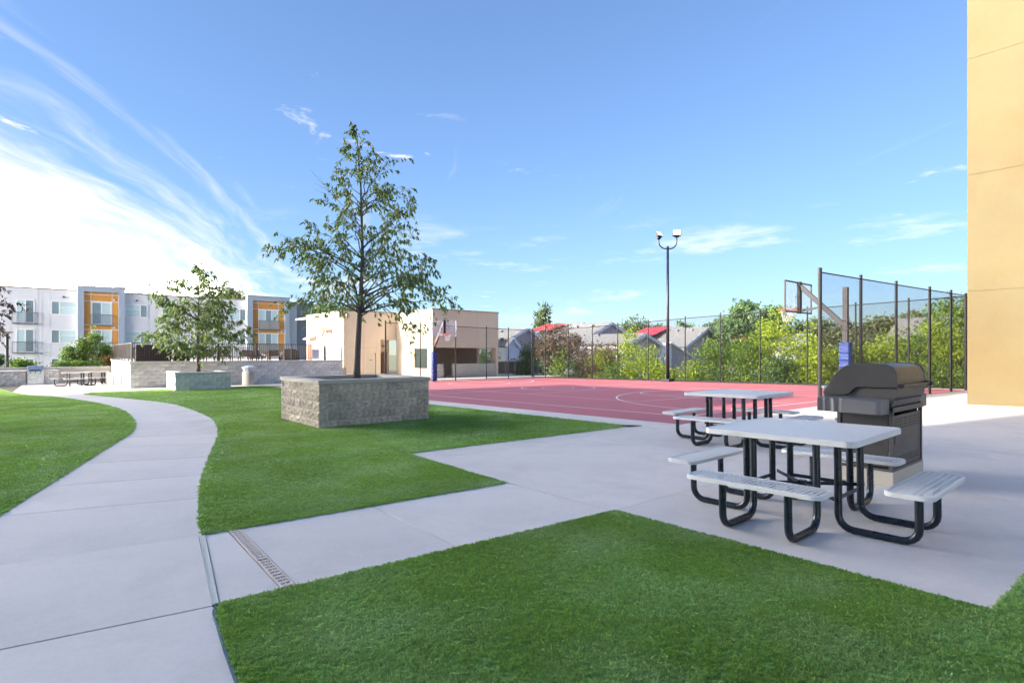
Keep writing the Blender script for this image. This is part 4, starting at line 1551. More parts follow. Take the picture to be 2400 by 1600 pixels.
# ================================================================== white apartment building
wb = empty('white_apartments', (8, 75, -3.2), 'three storey white apartment building with orange panelled bays and grey siding end', 'building')
YF = 75.0
MB().box(-14, 30, YF + .06, YF + 14, -3.2, 8.05).build('wall_core', MAT['white_trim'], wb)
seams = [-14, -11.4, -8.6, -5.8, -4.4, -3.42, -1.33, -1.0, -.36, 1.85]
seams2 = [5.97, 6.0, 8.3, 8.98, 11.3, 13.05, 15.0, 16.3, 18.61]
for sm_ in (seams, seams2):
    for a, b in zip(sm_[:-1], sm_[1:]):
        if b - a < .1:
            continue
        MB().box(a + .012, b - .012, YF, YF + .06, -3.2, 8.08).build('wall_panel', MAT['white_render'], wb)
MB().box(23.79, 24.86, YF, YF + .06, -3.2, 8.08).build('wall_panel', MAT['white_render'], wb)
for a, b in ((-14, 1.85), (5.97, 18.61), (23.79, 24.88)):
    MB().box(a, b, YF - .06, YF + .4, 8.08, 8.22).build('parapet_cap', MAT['tan_trim'], wb)


def window(x0, x1, z0, z1, verts=(), horiz=(), panes='l', fr=.055, parent=None, y=None, cov=None):
    """frame proud of the wall with a recessed pane in every light"""
    parent = parent or wb
    y = YF if y is None else y
    f = MB()
    f.box(x0 - .05, x1 + .05, y - .055, y - .001, z0 - .05, z0 + fr)
    f.box(x0 - .05, x1 + .05, y - .055, y - .001, z1 - fr, z1 + .05)
    f.box(x0 - .05, x0 + fr, y - .055, y - .001, z0 + fr, z1 - fr)
    f.box(x1 - fr, x1 + .05, y - .055, y - .001, z0 + fr, z1 - fr)
    xs = [x0 + fr] + list(verts) + [x1 - fr]
    for v in verts:
        f.box(v - fr, v + fr, y - .05, y - .001, z0 + fr, z1 - fr)
    w_ = None
    lights = []
    for k in range(len(xs) - 1):
        a = xs[k] + (fr if k else 0)
        b = xs[k + 1] - (fr if k < len(xs) - 2 else 0)
        hz = [h for (c, h) in horiz if c == k]
        zs = [z0 + fr] + hz + [z1 - fr]
        for h in hz:
            f.box(a, b, y - .048, y - .001, h - .03, h + .03)
        for j in range(len(zs) - 1):
            lights.append((a, b, zs[j] + (.03 if j else 0), zs[j + 1] - (.03 if j < len(zs) - 2 else 0)))
    w_ = f.build('window', MAT['white_trim'], parent)
    for i, (a, b, c, d) in enumerate(lights):
        ch = panes[i % len(panes)]
        MB().box(a, b, y - .022, y - .012, c, d).build('pane', MAT['pane_light' if ch == 'l' else 'pane_dark'], w_)
    return w_


def balcony(x0, x1, z0, z1, y=None, glass=False):
    y = (YF if y is None else y)
    m = MB()
    yo = y - .30
    for z in (z0, z1):
        m.box(x0, x1, yo - .03, yo, z - .035, z + .035)
        for x in (x0, x1):
            m.box(x - .02, x + .02, yo, y, z - .03, z + .03)
    m.box(x0, x1, yo, y - .07, z0 - .10, z0 - .04)
    b = m.build('balcony', MAT['balcony_rail'], wb)
    for x in (x0, (x0 + x1) / 2, x1):
        MB().box(x - .025, x + .025, yo - .032, yo + .002, z0 + .036, z1 - .036).build('baluster', MAT['balcony_rail'], b)
    if glass:
        MB().box(x0 + .03, x1 - .03, yo - .016, yo - .008, z0 + .04, z1 - .04).build('rail_glass', MAT['smoked_glass'], b)
    else:
        n = 9
        for k in range(1, n):
            z = z0 + (z1 - z0) * k / n
            MB().box(x0 + .02, x1 - .02, yo - .02, yo - .006, z - .011, z + .011).build('bar', MAT['balcony_rail'], b)
    return b


for dz in (0, -3.0, -6.0):
    window(-3.0, -1.66, 4.55 + dz, 6.87 + dz, [-2.33], [], 'ld')
    if dz > -6:
        balcony(-3.32, -1.36, 4.50 + dz, 5.57 + dz)
        window(-8.2, -6.2, 5.48 + dz, 6.88 + dz, [-7.5], [(1, 6.28 + dz)], 'dl')
    window(-.30, 1.78, 5.50 + dz, 6.88 + dz, [.36], [(1, 6.30 + dz)], 'dll')
    window(6.06, 8.10, 5.50 + dz, 6.88 + dz, [7.44], [(0, 6.33 + dz)], 'lld')
    window(9.6, 11.4, 5.50 + dz, 6.88 + dz, [10.9], [(0, 6.3 + dz)], 'lld')
    window(13.21, 14.84, 5.46 + dz if dz > -3 else 5.46 + dz, 6.93 + dz, [14.0], [], 'dd')
    window(16.44, 18.52, 5.52 + dz, 6.95 + dz, [17.85], [(0, 6.4 + dz)], 'lld')
balcony(12.9, 15.1, 4.5, 5.6)


def bay(x0, x1, ox0, ox1, wx0, wx1, ztop, nv):
    """a projecting blue grey frame around an orange panelled field"""
    yf = YF - .55
    f = MB()
    f.box(x0, ox0, yf, YF + .05, -3.2, ztop)
    f.box(ox1, x1, yf, YF + .05, -3.2, ztop)
    f.box(ox0, ox1, yf, YF + .05, ztop - .52, ztop)
    f.build('bay_frame', MAT['blue_grey'], wb)
    MB().box(x0 - .05, x1 + .05, yf - .05, YF + .3, ztop + .001, ztop + .09).build('bay_cap', MAT['tan_trim'], wb)
    MB().box(x0 - .035, x0 - .002, yf - .004, YF - .002, -3.2, ztop).build('bay_trim', MAT['white_trim'], wb)
    MB().box(ox0, ox1, YF - .20, YF - .15, -3.2, ztop - .52).build('batten_backing', MAT['white_trim'], wb)
    yp = YF - .20
    za, zt = -3.2, ztop - .52
    xs = [ox0 + .03, wx0 - .07, wx1 + .07, ox1 - .03]
    zs = [zt, zt - .27, 7.06, 4.50, 3.98, 1.48, .96, -1.6, -3.2]
    for k in range(3):
        for j in range(len(zs) - 1):
            is_win = k == 1 and j in (2, 4, 6)
            if is_win:
                continue
            MB().box(xs[k] + .035, xs[k + 1] - .035, yp - .03, yp, zs[j + 1] + .035, zs[j] - .035).build('orange_panel', MAT['orange'], wb)
    for dz in (0, -3.0, -6.0):
        vs = [wx0 + (wx1 - wx0) * (i + 1) / nv for i in range(nv - 1)]
        window(wx0, wx1, 4.55 + dz, 6.95 + dz, vs, [], 'dl' if nv == 2 else 'ldl', y=yp)
        if dz > -6:
            balcony(wx0 - .08, wx1 + .1, 4.50 + dz, 5.60 + dz, y=yp, glass=nv == 3)
    for px_, pz_ in (((ox1 - .45), 7.28), ((ox1 - .40), 4.24)):
        MB().box(px_ - .08, px_ + .08, yp - .09, yp - .031, pz_ - .09, pz_ + .09).build('wall_lamp', MAT['white_trim'], wb)


bay(1.86, 5.96, 2.36, 5.44, 3.05, 4.76, 8.58, 2)
bay(18.62, 23.78, 19.25, 23.23, 20.07, 22.36, 8.62, 3)
# grey lap siding end
MB().box(24.88, 30.6, YF - .02, YF + 10, -3.2, 7.95).build('siding_core', MAT['slate_siding'], wb)
zz = -3.2
while zz < 7.9:
    MB().add([(24.9, YF - .075, zz), (30.6, YF - .075, zz), (30.6, YF - .03, zz + .232), (24.9, YF - .03, zz + .232), (24.9, YF - .02, zz), (30.6, YF - .02, zz)], [(0, 1, 2, 3), (0, 4, 5, 1)]).build('siding_board', MAT['slate_siding'], wb)
    zz += .235
MB().box(24.9, 30.65, YF - .12, YF + .3, 7.95, 8.08).build('parapet_cap', MAT['tan_trim'], wb)
window(26.64, 28.18, 6.24, 7.02, [27.4], [], 'll', y=YF - .078)
# soffit lamps
for x in (.7, 7.1):
    MB().lathe([(.02, .2), (.05, .16), (.14, 0)], (x, YF - .12, 7.28), 10).build('soffit_lamp', MAT['dark_rail'], wb)

# ================================================================== tan clubhouse
tb = empty('tan_clubhouse', (22, 41, gz(41)), 'low tan stucco clubhouse with a covered bay behind the far hoop', 'building')
ZB, ZT = -.75, 4.72


def tanp(x0, x1, y0, y1, z0, z1, name='wall_panel', mat='tan'):
    return MB().box(x0, x1, y0, y1, z0, z1).build(name, MAT[mat], tb)


J = .008
# taller stair hall: its west face, and the south face with doors
for a, b in ((40.9, 43.6), (43.6, 46.3), (46.3, 49.0)):
    tanp(17.1, 17.4, a + (0 if a == 40.9 else J), b - J, ZB, ZT)
for a, b in ((17.4, 18.75), (18.75, 20.2)):
    for z0_, z1_ in ((ZB, 1.9), (1.9, ZT)):
        if a == 18.75 and z0_ == ZB:
            tanp(18.75 + J, 18.93, 40.9, 41.2, ZB, 1.9 - J)
            tanp(19.80, 20.2, 40.9, 41.2, ZB, 1.9 - J)
            tanp(18.93, 19.80, 40.9, 41.2, 1.46, 1.9 - J)
        else:
            tanp(a + (J if a > 17.5 else 0), b - J if b < 20 else b, 40.9, 41.2, z0_, z1_ - J)
tanp(20.2, 21.6, 40.9, 41.2, 2.53, ZT)
tanp(20.2, 21.6, 41.2, 42.2, 2.53, 2.75)
tanp(20.1, 20.2, 41.2, 42.2, ZB, 2.53)
tanp(20.2, 21.6, 42.2, 42.4, ZB, 2.53)
tanp(17.15, 30, 41.2, 52, ZT - .25, ZT - .1, 'roof')
tanp(17.05, 21.6, 40.85, 41.05, ZT, ZT + .07, 'parapet_cap', 'tan_trim')
tanp(17.05, 17.3, 41.05, 49.0, ZT, ZT + .07, 'parapet_cap', 'tan_trim')
dd = MB().box(18.96, 19.77, 40.97, 41.02, ZB, 1.44).build('service_door', MAT['tan_door'], tb)
MB().box(19.02, 19.06, 40.93, 40.97, .38, .44).build('door_handle', MAT['steel'], dd)
MB().box(19.22, 19.52, 40.962, 40.968, .86, .93).build('door_sign', MAT['sign_grey'], dd)
ed = MB().box(20.28, 21.35, 42.12, 42.18, ZB, 1.56).build('entry_door', MAT['door_brown'], tb)
MB().box(20.55, 20.95, 42.10, 42.118, -.35, 1.42).build('door_glass', MAT['pane_green'], ed)
MB().box(20.40, 20.44, 42.04, 42.12, .2, .6).build('door_handle', MAT['steel'], ed)
MB().lathe([(.02, .12), (.12, .08), (.16, 0)], (20.95, 41.95, 1.98), 12).build('entry_lamp', MAT['dark_rail'], tb)
# covered bay
tanp(21.6, 21.85, 35.3, 36.0, ZB, ZT)
tanp(21.6, 21.85, 37.97, 40.9, ZB, 1.9 - J)
tanp(21.6, 21.85, 37.97, 40.9, 1.9, ZT)
tanp(21.6, 21.85, 36.0, 37.97, ZB, .28)
tanp(21.6, 21.85, 36.0, 37.97, 1.83, ZT)
for a, b in ((21.85, 23.75), (23.75, 25.8), (25.8, 27.85)):
    tanp(a + (J if a > 22 else 0), b - (J if b < 27 else 0), 35.3, 35.55, 1.87, ZT)
tanp(27.6, 27.85, 35.3, 35.9, ZB, 1.87)
tanp(27.6, 27.85, 35.55, 35.9, 1.87, ZT)
tanp(27.6, 27.85, 37.9, 41.2, ZB, ZT)
tanp(27.6, 27.85, 35.9, 37.9, 1.87, ZT)
tanp(27.6, 27.85, 35.9, 37.9, ZB, .55)
tanp(21.85, 27.85, 41.0, 41.2, ZB, ZT)
tanp(21.7, 27.8, 35.5, 41.1, ZT - .25, ZT - .1, 'roof')
tanp(21.85, 27.6, 35.56, 41.0, 1.95, 2.1, 'soffit')
tanp(21.55, 27.9, 35.25, 35.45, ZT, ZT + .07, 'parapet_cap', 'tan_trim')
tanp(21.55, 21.75, 35.45, 40.84, ZT, ZT + .07, 'parapet_cap', 'tan_trim')
wf = MB()
for (a, b, c, d) in ((36.0, 37.97, .28, .34), (36.0, 37.97, 1.77, 1.83), (36.0, 36.06, .34, 1.77), (37.91, 37.97, .34, 1.77), (36.95, 37.0, .34, 1.77)):
    wf.box(21.66, 21.72, a, b, c, d)
wf = wf.build('window', MAT['dark_rail'], tb)
MB().box(21.68, 21.70, 36.06, 36.95, .34, 1.77).build('pane', MAT['pane_green'], wf)
MB().box(21.68, 21.70, 37.0, 37.91, .34, 1.77).build('pane', MAT['pane_green'], wf)
for z_ in (1.45, .55):
    MB().box(21.56, 21.6, 38.25, 38.36, z_ - .09, z_ + .09).build('alarm_box', MAT['rim_red'], tb)
MB().box(21.5, 21.6, 36.6, 36.75, 2.2, 2.42).build('wall_lamp', MAT['white_trim'], tb)
lw = empty('low_block_wall', (24, 35.35, gz(35)), 'low cream block wall closing the covered bay of the clubhouse', 'wall')
MB().box(23.44, 27.58, 35.36, 35.5, ZB, .64).build('mortar', MAT['mortar'], lw)
MB().box(21.88, 22.6, 35.36, 35.5, ZB, .64).build('mortar', MAT['mortar'], lw)
block_run(lw, (23.42, 35.34), (1, 0), 4.17, -.56, 6, CREAM)
block_run(lw, (21.87, 35.34), (1, 0), .74, -.56, 6, CREAM)
hr = MB().tube([(22.62, 35.2, .44), (22.9, 35.25, .44), (23.3, 36.2, .05), (23.3, 36.2, -.5)], .022, 6).tube([(22.62, 35.2, .44), (22.62, 35.2, -.5)], .02, 6).build('stair_handrail', MAT['dark_rail'])
tag(hr, 'dark stair handrail in the gap of the low block wall', 'handrail')
# camera boxes at the roof corner, lamp over the side door
for (x, y) in ((16.95, 41.25), (17.35, 40.75)):
    MB().box(x - .13, x + .13, y - .13, y + .13, 4.2, 4.5).build('camera_box', MAT['beige_metal'], tb)
MB().extrude([(17.1, 2.95), (16.55, 2.72), (16.5, 2.62), (17.1, 2.62)], 1, 46.7, 48.3).build('side_canopy', MAT['beige_metal'], tb)
MB().box(17.06, 17.1, 47.6, 48.6, ZB, 2.2).build('side_door', MAT['door_brown'], tb)
rw_ = MB().box(15.6, 17.0, 40.1, 40.25, ZB, .35).build('ramp_wall', MAT['tan'])
tag(rw_, 'short tan ramp wall at the foot of the clubhouse corner', 'wall')
rl_ = MB().tube([(15.6, 40.0, .55), (16.9, 40.0, .30), (16.9, 40.0, -.4)], .022, 6).tube([(15.6, 40.0, .55), (15.6, 40.0, -.45)], .02, 6).build('ramp_handrail', MAT['brown_rail'])
tag(rl_, 'thin brown ramp handrail before the clubhouse corner', 'handrail')
# wall sign: split triangle and lettering
sg = empty('wall_sign', (17.08, 44, 3.2), 'raised sign with split triangle and la Pointe lettering on the clubhouse wall', 'sign')
MB().extrude([(45.32, 3.84), (45.32, 3.22), (44.66, 3.34)], 0, 17.02, 17.09).build('triangle_top', MAT['logo_yellow'], sg)
MB().extrude([(45.32, 3.20), (45.32, 2.74), (44.68, 3.31)], 0, 17.02, 17.09).build('triangle_base', MAT['logo_grey'], sg)
fc = bpy.data.curves.new('lettering', 'FONT')
fc.body = 'la Pointe'
fc.size = .62
fc.extrude = .02
fc.offset = .02
fc.materials.append(MAT['logo_brown'])
fo = bpy.data.objects.new('lettering', fc)
COL.objects.link(fo)
fo.parent = sg
fo.rotation_euler = Matrix(((0, 0, -1), (-1, 0, 0), (0, 1, 0))).to_euler()
fo.location = Vector((17.06, 44.42, 3.1)) - wloc(sg)
fo.scale = (.62, .85, 1)
MB().box(17.03, 17.09, 42.75, 44.4, 2.96, 3.0).build('underline', MAT['logo_grey'], sg)

# ================================================================== raised pool deck
deck = empty('pool_deck', (9, 48, .9), 'raised concrete pool deck behind the block retaining wall', 'deck', kind='structure')
MB().box(3.32, 14.9, 36.05, 62, -.75, .93).build('deck_slab', MAT['concrete'], deck)
rwf = empty('retaining_wall', (9, 35.9, gz(36)), 'grey block retaining wall facing the lawn below the pool railing', 'wall')
MB().box(3.14, 14.95, 35.875, 36.04, -.75, .915).build('mortar', MAT['mortar'], rwf)
block_run(rwf, (3.1, 35.86), (1, 0), 11.85, -.68, 8, GREY)
for k in range(8):
    MB().box(3.06 + k * 1.49 + .004, 3.06 + (k + 1) * 1.49 - .004, 35.80, 36.14, .925, 1.02).build('cap_stone', MAT['cap_grey'], rwf)
rws = empty('retaining_wall', (3.1, 42, gz(42)), 'sunlit side of the block retaining wall by the smoked glass screen', 'wall')
MB().box(3.13, 3.30, 36.06, 48.3, -.75, .915).build('mortar', MAT['mortar'], rws)
block_run(rws, (3.1, 48.3), (0, -1), 12.3, -.68, 8, GREY)
for k in range(6):
    MB().box(3.04, 3.36, 36.15 + k * 2.03 + .004, 36.15 + (k + 1) * 2.03 - .004, .925, 1.02).build('cap_stone', MAT['cap_grey'], rws)

bal_me = MB().box(-.013, .013, -.013, .013, 0, .80).mesh('baluster', MAT['brown_rail'])
post_me = MB().box(-.03, .03, -.03, .03, 0, 1.02).mesh('rail_post', MAT['brown_rail'])


def railing(a, b, z, label, step=.115, h=1.0, joined=False, group='brown railings of the pool deck'):
    a, b = Vector((*a, z)), Vector((*b, z))
    L_ = (b - a).length
    u = (b - a).normalized()
    r_ = empty('deck_railing', a, label, 'railing', group)
    up = Vector((0, 0, 1))
    MB().beam(a + up * h, b + up * h, .05, .04).build('top_rail', MAT['brown_rail'], r_)
    MB().beam(a + up * .10, b + up * .10, .035, .03).build('bottom_rail', MAT['brown_rail'], r_)
    n = max(1, int(L_ / 1.85))
    for i in range(n + 1):
        link('post', post_me, r_, u * (L_ * i / n), None, (1, 1, h / 1.02))
    n = int(L_ / step)
    if joined:
        m = MB()
        for i in range(1, n):
            p = a + u * (L_ * i / n)
            m.box(p.x - .01, p.x + .01, p.y - .01, p.y + .01, z + .1, z + h - .02)
        m.build('balusters', MAT['brown_rail'], r_)['kind'] = 'stuff'
    else:
        for i in range(1, n):
            link('baluster', bal_me, r_, u * (L_ * i / n) + up * .115, None, (1, 1, (h - .135) / .8))
    return r_


railing((3.2, 36.0), (13.72, 36.0), 1.02, 'long brown metal railing on top of the lawn-side retaining wall')
railing((13.8, 36.0), (14.9, 36.0), 1.02, 'short lower brown railing panel at the clubhouse end of the wall', h=.86)
railing((3.2, 47.6), (3.2, 36.1), 1.02, 'brown railing running back along the sunlit side wall')
railing((3.4, 59.5), (15.5, 59.5), .95, 'brown railing at the back of the pool deck', joined=True, step=.14)
# furniture on the deck


def lounger(x, y, rz, label):
    r_ = empty('sun_lounger', (0, 0, 0), label, 'lounger', 'dark sun loungers by the pool')
    m = MB()
    for sx in (-.3, .3):
        m.beam((sx, -.95, .3), (sx, .35, .3), .05, .06)
        for sy in (-.85, .25):
            m.box(sx - .03, sx + .03, sy - .03, sy + .03, 0, .28)
    m.build('frame', MAT['wicker'], r_)
    for k in range(9):
        MB().box(-.3, .3, -.93 + k * .14, -.83 + k * .14, .32, .345).build('slat', MAT['wicker'], r_)
    m = MB()
    m.beam((0, .30, .33), (0, .92, .72), .62, .05)
    m.build('backrest', MAT['wicker'], r_)
    r_.location = (x, y, .935)
    r_.rotation_euler = (0, 0, R(rz))
    return r_


lp = ['second lounger from the trunk of the low rounded tree', 'dark lounger closest to the trunk of the low rounded tree', 'middle one of the five dark loungers behind the railing', 'dark lounger beside the white pool handrail', 'dark lounger nearest the sign board end of the deck']
base_l = None
for k, (x, y) in enumerate([(8.35, 38.6), (7.4, 38.4), (9.5, 38.6), (10.3, 38.5), (11.4, 38.8)]):
    if base_l is None:
        base_l = lounger(x, y, 160, lp[k])
    else:
        c = copy_tree(base_l)
        c.location = (x, y, .935)
        c.rotation_euler = (0, 0, R(160 + 14 * (k % 3 - 1)))
        c['label'] = lp[k]


def wicker_seat(x, y, w, d, h, label, name='wicker_sofa', cat='sofa'):
    r_ = empty(name, (x, y, .935), label, cat)
    MB().box(x - w / 2, x + w / 2, y - d / 2, y + d / 2, .95, 1.30).build('seat', MAT['wicker'], r_, bevel=.03)
    prof = [(x - w / 2, 1.30), (x + w / 2, 1.30), (x + w / 2, .935 + h * .78), (x + w * .2, .935 + h * .95), (x - w * .1, .935 + h), (x - w / 2, .935 + h * .97)]
    MB().extrude(prof, 1, y - d / 2, y - d / 2 + .14).build('backrest', MAT['wicker'], r_, bevel=.02)
    for s in (-1, 1):
        MB().box(x + s * (w / 2 - .06) - .06, x + s * (w / 2 - .06) + .06, y - d / 2 + .15, y + d / 2, 1.31, 1.52).build('armrest', MAT['wicker'], r_)
    return r_


wicker_seat(4.3, 37.3, 1.7, .9, 1.02, 'dark curved-back wicker sofa at the corner of the pool deck')
wicker_seat(5.75, 37.6, .8, .8, .78, 'dark wicker armchair beside the curved sofa', 'wicker_chair', 'chair')
wicker_seat(12.15, 38.0, 1.0, .9, .82, 'brown wicker armchair next to the pool rule board', 'wicker_chair', 'chair')
for (x, y, lb) in ((7.0, 41, 'white pool grab rail behind the loungers close to the rounded tree'), (10.3, 41, 'white pool grab rail between the two right groups of loungers')):
    m = MB().tube([(x, y, .93), (x, y, 1.5), (x + .12, y, 1.68), (x + .4, y, 1.66), (x + 1.2, y, 1.25), (x + 1.25, y, .93)], .03, 8)
    tag(m.build('pool_rail', MAT['white_trim'], origin=(x, y, .93), smooth=True), lb, 'handrail', 'white pool grab rails')
sr = MB().tube([(4.9, 37.0, 1.0), (6.3, 37.0, 1.75)], .03, 6).tube([(5.0, 37.0, 1.2), (6.4, 37.0, 1.95)], .02, 6).tube([(6.3, 37, 1.75), (6.3, 37, .94)], .025, 6).tube([(4.9, 37, 1.1), (4.9, 37, .94)], .025, 6).build('stair_rail', MAT['brown_rail'])
tag(sr, 'dark sloping stair rail behind the pool railing near the sofa', 'handrail')
bd_ = empty('rule_board', (13.13, 35.93, 1.1), 'white printed rule board hung on the deck railing near the clubhouse', 'sign')
MB().box(12.9, 13.37, 35.93, 35.955, 1.08, 1.71).build('board', MAT['sign_white'], bd_)
for k in range(9):
    wv = [.40, .34, .30, .36, .28, .38, .33, .25, .30][k]
    MB().box(13.135 - wv / 2, 13.135 + wv / 2, 35.926, 35.929, 1.62 - k * .055 - .012, 1.62 - k * .055 + (.02 if k == 0 else .006)).build('print_line', MAT['sign_grey'], bd_)

# ================================================================== litter bin
lb_ = empty('litter_bin', (8.75, 34.75, gz(34.75)), 'round grey litter bin with flared hood against the retaining wall', 'litter bin')
c = (8.75, 34.75, gz(34.75))
MB().lathe([(.33, 0), (.35, .02), (.35, .78), (.34, .80)], c, 24).build('body', MAT['bin_grey'], lb_, auto=40)
MB().lathe([(.30, .80), (.28, .82), (.39, 1.05), (.38, 1.08), (.12, 1.15)], c, 10).build('hood', MAT['bin_hood'], lb_)

# ================================================================== far corner: counter, built-in barbecue, planted bed
cw = empty('barbecue_counter', (-3, 46.8, gz(47)), 'low grey block counter with a stone top around the steel barbecue', 'counter')
zg = gz(46.6)
for (a, b) in ((-8.0, -1.40), (-.52, .12)):
    MB().box(a, b, 46.64, 47.5, zg - .1, zg + .83).build('core', MAT['mortar'], cw)
    block_run(cw, (a, 46.62), (1, 0), b - a, zg - .12, 5, GREY, bh=.19)
    MB().box(a - .03, b + .05, 46.55, 47.55, zg + .835, zg + .92).build('counter_top', MAT['cap_grey'], cw, bevel=.008)
gg = empty('built_in_barbecue', (-.96, 46.9, zg), 'stainless steel barbecue with dark lid window built into the block counter', 'barbecue')
MB().box(-1.36, -.56, 46.5, 47.4, zg, zg + .84).build('cabinet', MAT['steel'], gg, bevel=.01)
MB().box(-1.33, -.59, 46.47, 46.497, zg + .05, zg + .70).build('cabinet_door', MAT['steel'], gg, bevel=.006)
MB().box(-1.37, -.55, 46.44, 46.497, zg + .72, zg + .86).build('control_panel', MAT['steel'], gg)
for k in range(3):
    MB().tube([(-1.2 + k * .24, 46.44, zg + .79), (-1.2 + k * .24, 46.39, zg + .79)], .035, 10).build('knob', MAT['black'], gg)
MB().extrude([(46.5, zg + .862), (47.35, zg + .862), (47.35, zg + 1.1), (47.1, zg + 1.22), (46.8, zg + 1.2), (46.5, zg + .98)], 0, -1.35, -.57).build('lid', MAT['steel'], gg, bevel=.01)
MB().box(-1.27, -.65, 46.488, 46.498, zg + .88, zg + .965).build('lid_window', MAT['steel_dark'], gg)
bw2 = empty('bed_wall', (-2, 48.4, gz(48)), 'long low block wall holding the planted bed behind the far picnic tables', 'wall')
MB().box(-9, 3.12, 48.4, 48.6, -.8, .45).build('core', MAT['mortar'], bw2)
block_run(bw2, (0.2, 48.38), (1, 0), 2.9, -.62, 5, CREAM)
block_run(bw2, (-9, 48.38), (1, 0), 9.2, .0, 2, GREY)
MB().box(-9, 3.1, 48.32, 48.66, .455, .54).build('cap_stone', MAT['cap_grey'], bw2)
MB().box(-9, 3.1, 48.62, 54, -.8, .42).build('bed_soil', MAT['soil'], bw2)
gs = empty('glass_screen', (2.75, 40.9, gz(41)), 'low smoked glass screen of two panels beside the retaining wall', 'screen')
for (a, b) in (((2.40, 41.45), (2.70, 40.95)), ((2.72, 40.92), (3.05, 40.42))):
    MB().beam((a[0], a[1], gz(41) + .40), (b[0], b[1], gz(41) + .40), .012, .78).build('glass_panel', MAT['smoked_glass'], gs)
for p in ((2.39, 41.47), (2.71, 40.935), (3.06, 40.40)):
    MB().box(p[0] - .015, p[0] + .015, p[1] - .015, p[1] + .015, gz(41), gz(41) + .8).build('post', MAT['hoop_grey'], gs)
pl = empty('bed_lamp', (-2.42, 48.9, .42), 'dark post lamp with wide flat cap standing in the planted bed', 'lamp')
MB().lathe([(.11, 0), (.09, .1), (.085, 2.3)], (-2.42, 48.9, .42), 14).build('post', MAT['pole_paint'], pl, auto=40)
MB().lathe([(.12, 2.3), (.13, 2.36), (.32, 2.40), (.32, 2.46), (.14, 2.50)], (-2.42, 48.9, .42), 16).build('cap', MAT['bin_grey'], pl, auto=40)

# ================================================================== beige yard railing by the clubhouse
yr = empty('yard_railing', (30.5, 37, gz(37)), 'beige metal railing panels between the clubhouse and court fence', 'railing')
for k in range(4):
    x0 = 28.95 + k * 1.05
    z_ = gz(37)
    m = MB()
    m.box(x0 + .03, x0 + 1.02, 36.985, 37.015, z_ + 1.15, z_ + 1.2)
    m.box(x0 + .03, x0 + 1.02, 36.985, 37.015, z_ + .1, z_ + .15)
    m.build('panel_rail', MAT['beige_metal'], yr)
    MB().box(x0 - .03, x0 + .03, 36.97, 37.03, z_, z_ + 1.24).build('post', MAT['beige_metal'], yr)
    for j in range(8):
        xx = x0 + .1 + j * .12
        MB().box(xx - .02, xx + .02, 36.99, 37.01, z_ + .15, z_ + 1.15).build('slat', MAT['beige_metal'], yr)
    MB().box(x0 + .06, x0 + 1.0, 37.02, 37.03, z_ + .16, z_ + 1.14).build('mesh_infill', MAT['hoop_grey'], yr)


# ================================================================== houses beyond the court
def volume(h, x0, x1, xr, y0, y1, ze0, ze1, zr, wall='house_wall', over=.25, zb=-3.2, roof='shingle'):
    """a gabled body: ridge along y at xr, eaves at x0 / x1"""
    m = MB()
    prof = [(x0, zb), (x1, zb), (x1, ze1), (xr, zr), (x0, ze0)]
    m.extrude(prof, 1, y0, y1)
    m.build('wall', MAT[wall], h)
    for (xa, za, xb, zb_) in ((x0, ze0, xr, zr), (x1, ze1, xr, zr)):
        d = Vector((xb - xa, 0, zb_ - za))
        u = d.normalized()
        a = Vector((xa, 0, za)) - u * over
        b = Vector((xb, 0, zb_))
        n_ = Vector((-u.z, 0, u.x)) * (1 if u.x > 0 else -1)
        lo, hi = .02, .14
        vs = []
        for y in (y0 - over, y1 + over):
            for p, k in ((a, lo), (b, lo), (b, hi), (a, hi)):
                q = p + n_ * k
                vs.append((q.x, y, q.z))
        r_ = MB().add(vs, [(0, 1, 2, 3), (7, 6, 5, 4), (0, 4, 5, 1), (1, 5, 6, 2), (2, 6, 7, 3), (3, 7, 4, 0)]).build('roof', MAT[roof], h)
        m = MB()
        m.beam((a + n_ * -.05).to_tuple()[:1] + (y0 - over - .03,) + ((a + n_ * -.05).z,), (b.x, y0 - over - .03, (b + n_ * -.05).z), .05, .30)
        m.build('rake_trim', MAT['house_trim'], r_)
        for k in range(2):
            t = .25 + .45 * k
            p = a.lerp(b, .8) + n_ * .2
            MB().box(p.x - .12, p.x + .12, y0 + (y1 - y0) * t, y0 + (y1 - y0) * t + .25, p.z - .15, p.z + .15).build('roof_vent', MAT['dark_rail'], r_)
    return h


def house_window(h, x0, x1, y, z0, z1):
    f = MB()
    f.box(x0 - .1, x1 + .1, y - .06, y - .002, z0 - .1, z0)
    f.box(x0 - .1, x1 + .1, y - .06, y - .002, z1, z1 + .1)
    f.box(x0 - .1, x0, y - .06, y - .002, z0, z1)
    f.box(x1, x1 + .1, y - .06, y - .002, z0, z1)
    f.box((x0 + x1) / 2 - .05, (x0 + x1) / 2 + .05, y - .055, y - .002, z0, z1)
    w_ = f.build('window', MAT['white_trim'], h)
    for a, b in ((x0, (x0 + x1) / 2 - .05), ((x0 + x1) / 2 + .05, x1)):
        MB().box(a, b, y - .03, y - .01, z0, z1).build('pane', MAT['pane_dark'], w_)


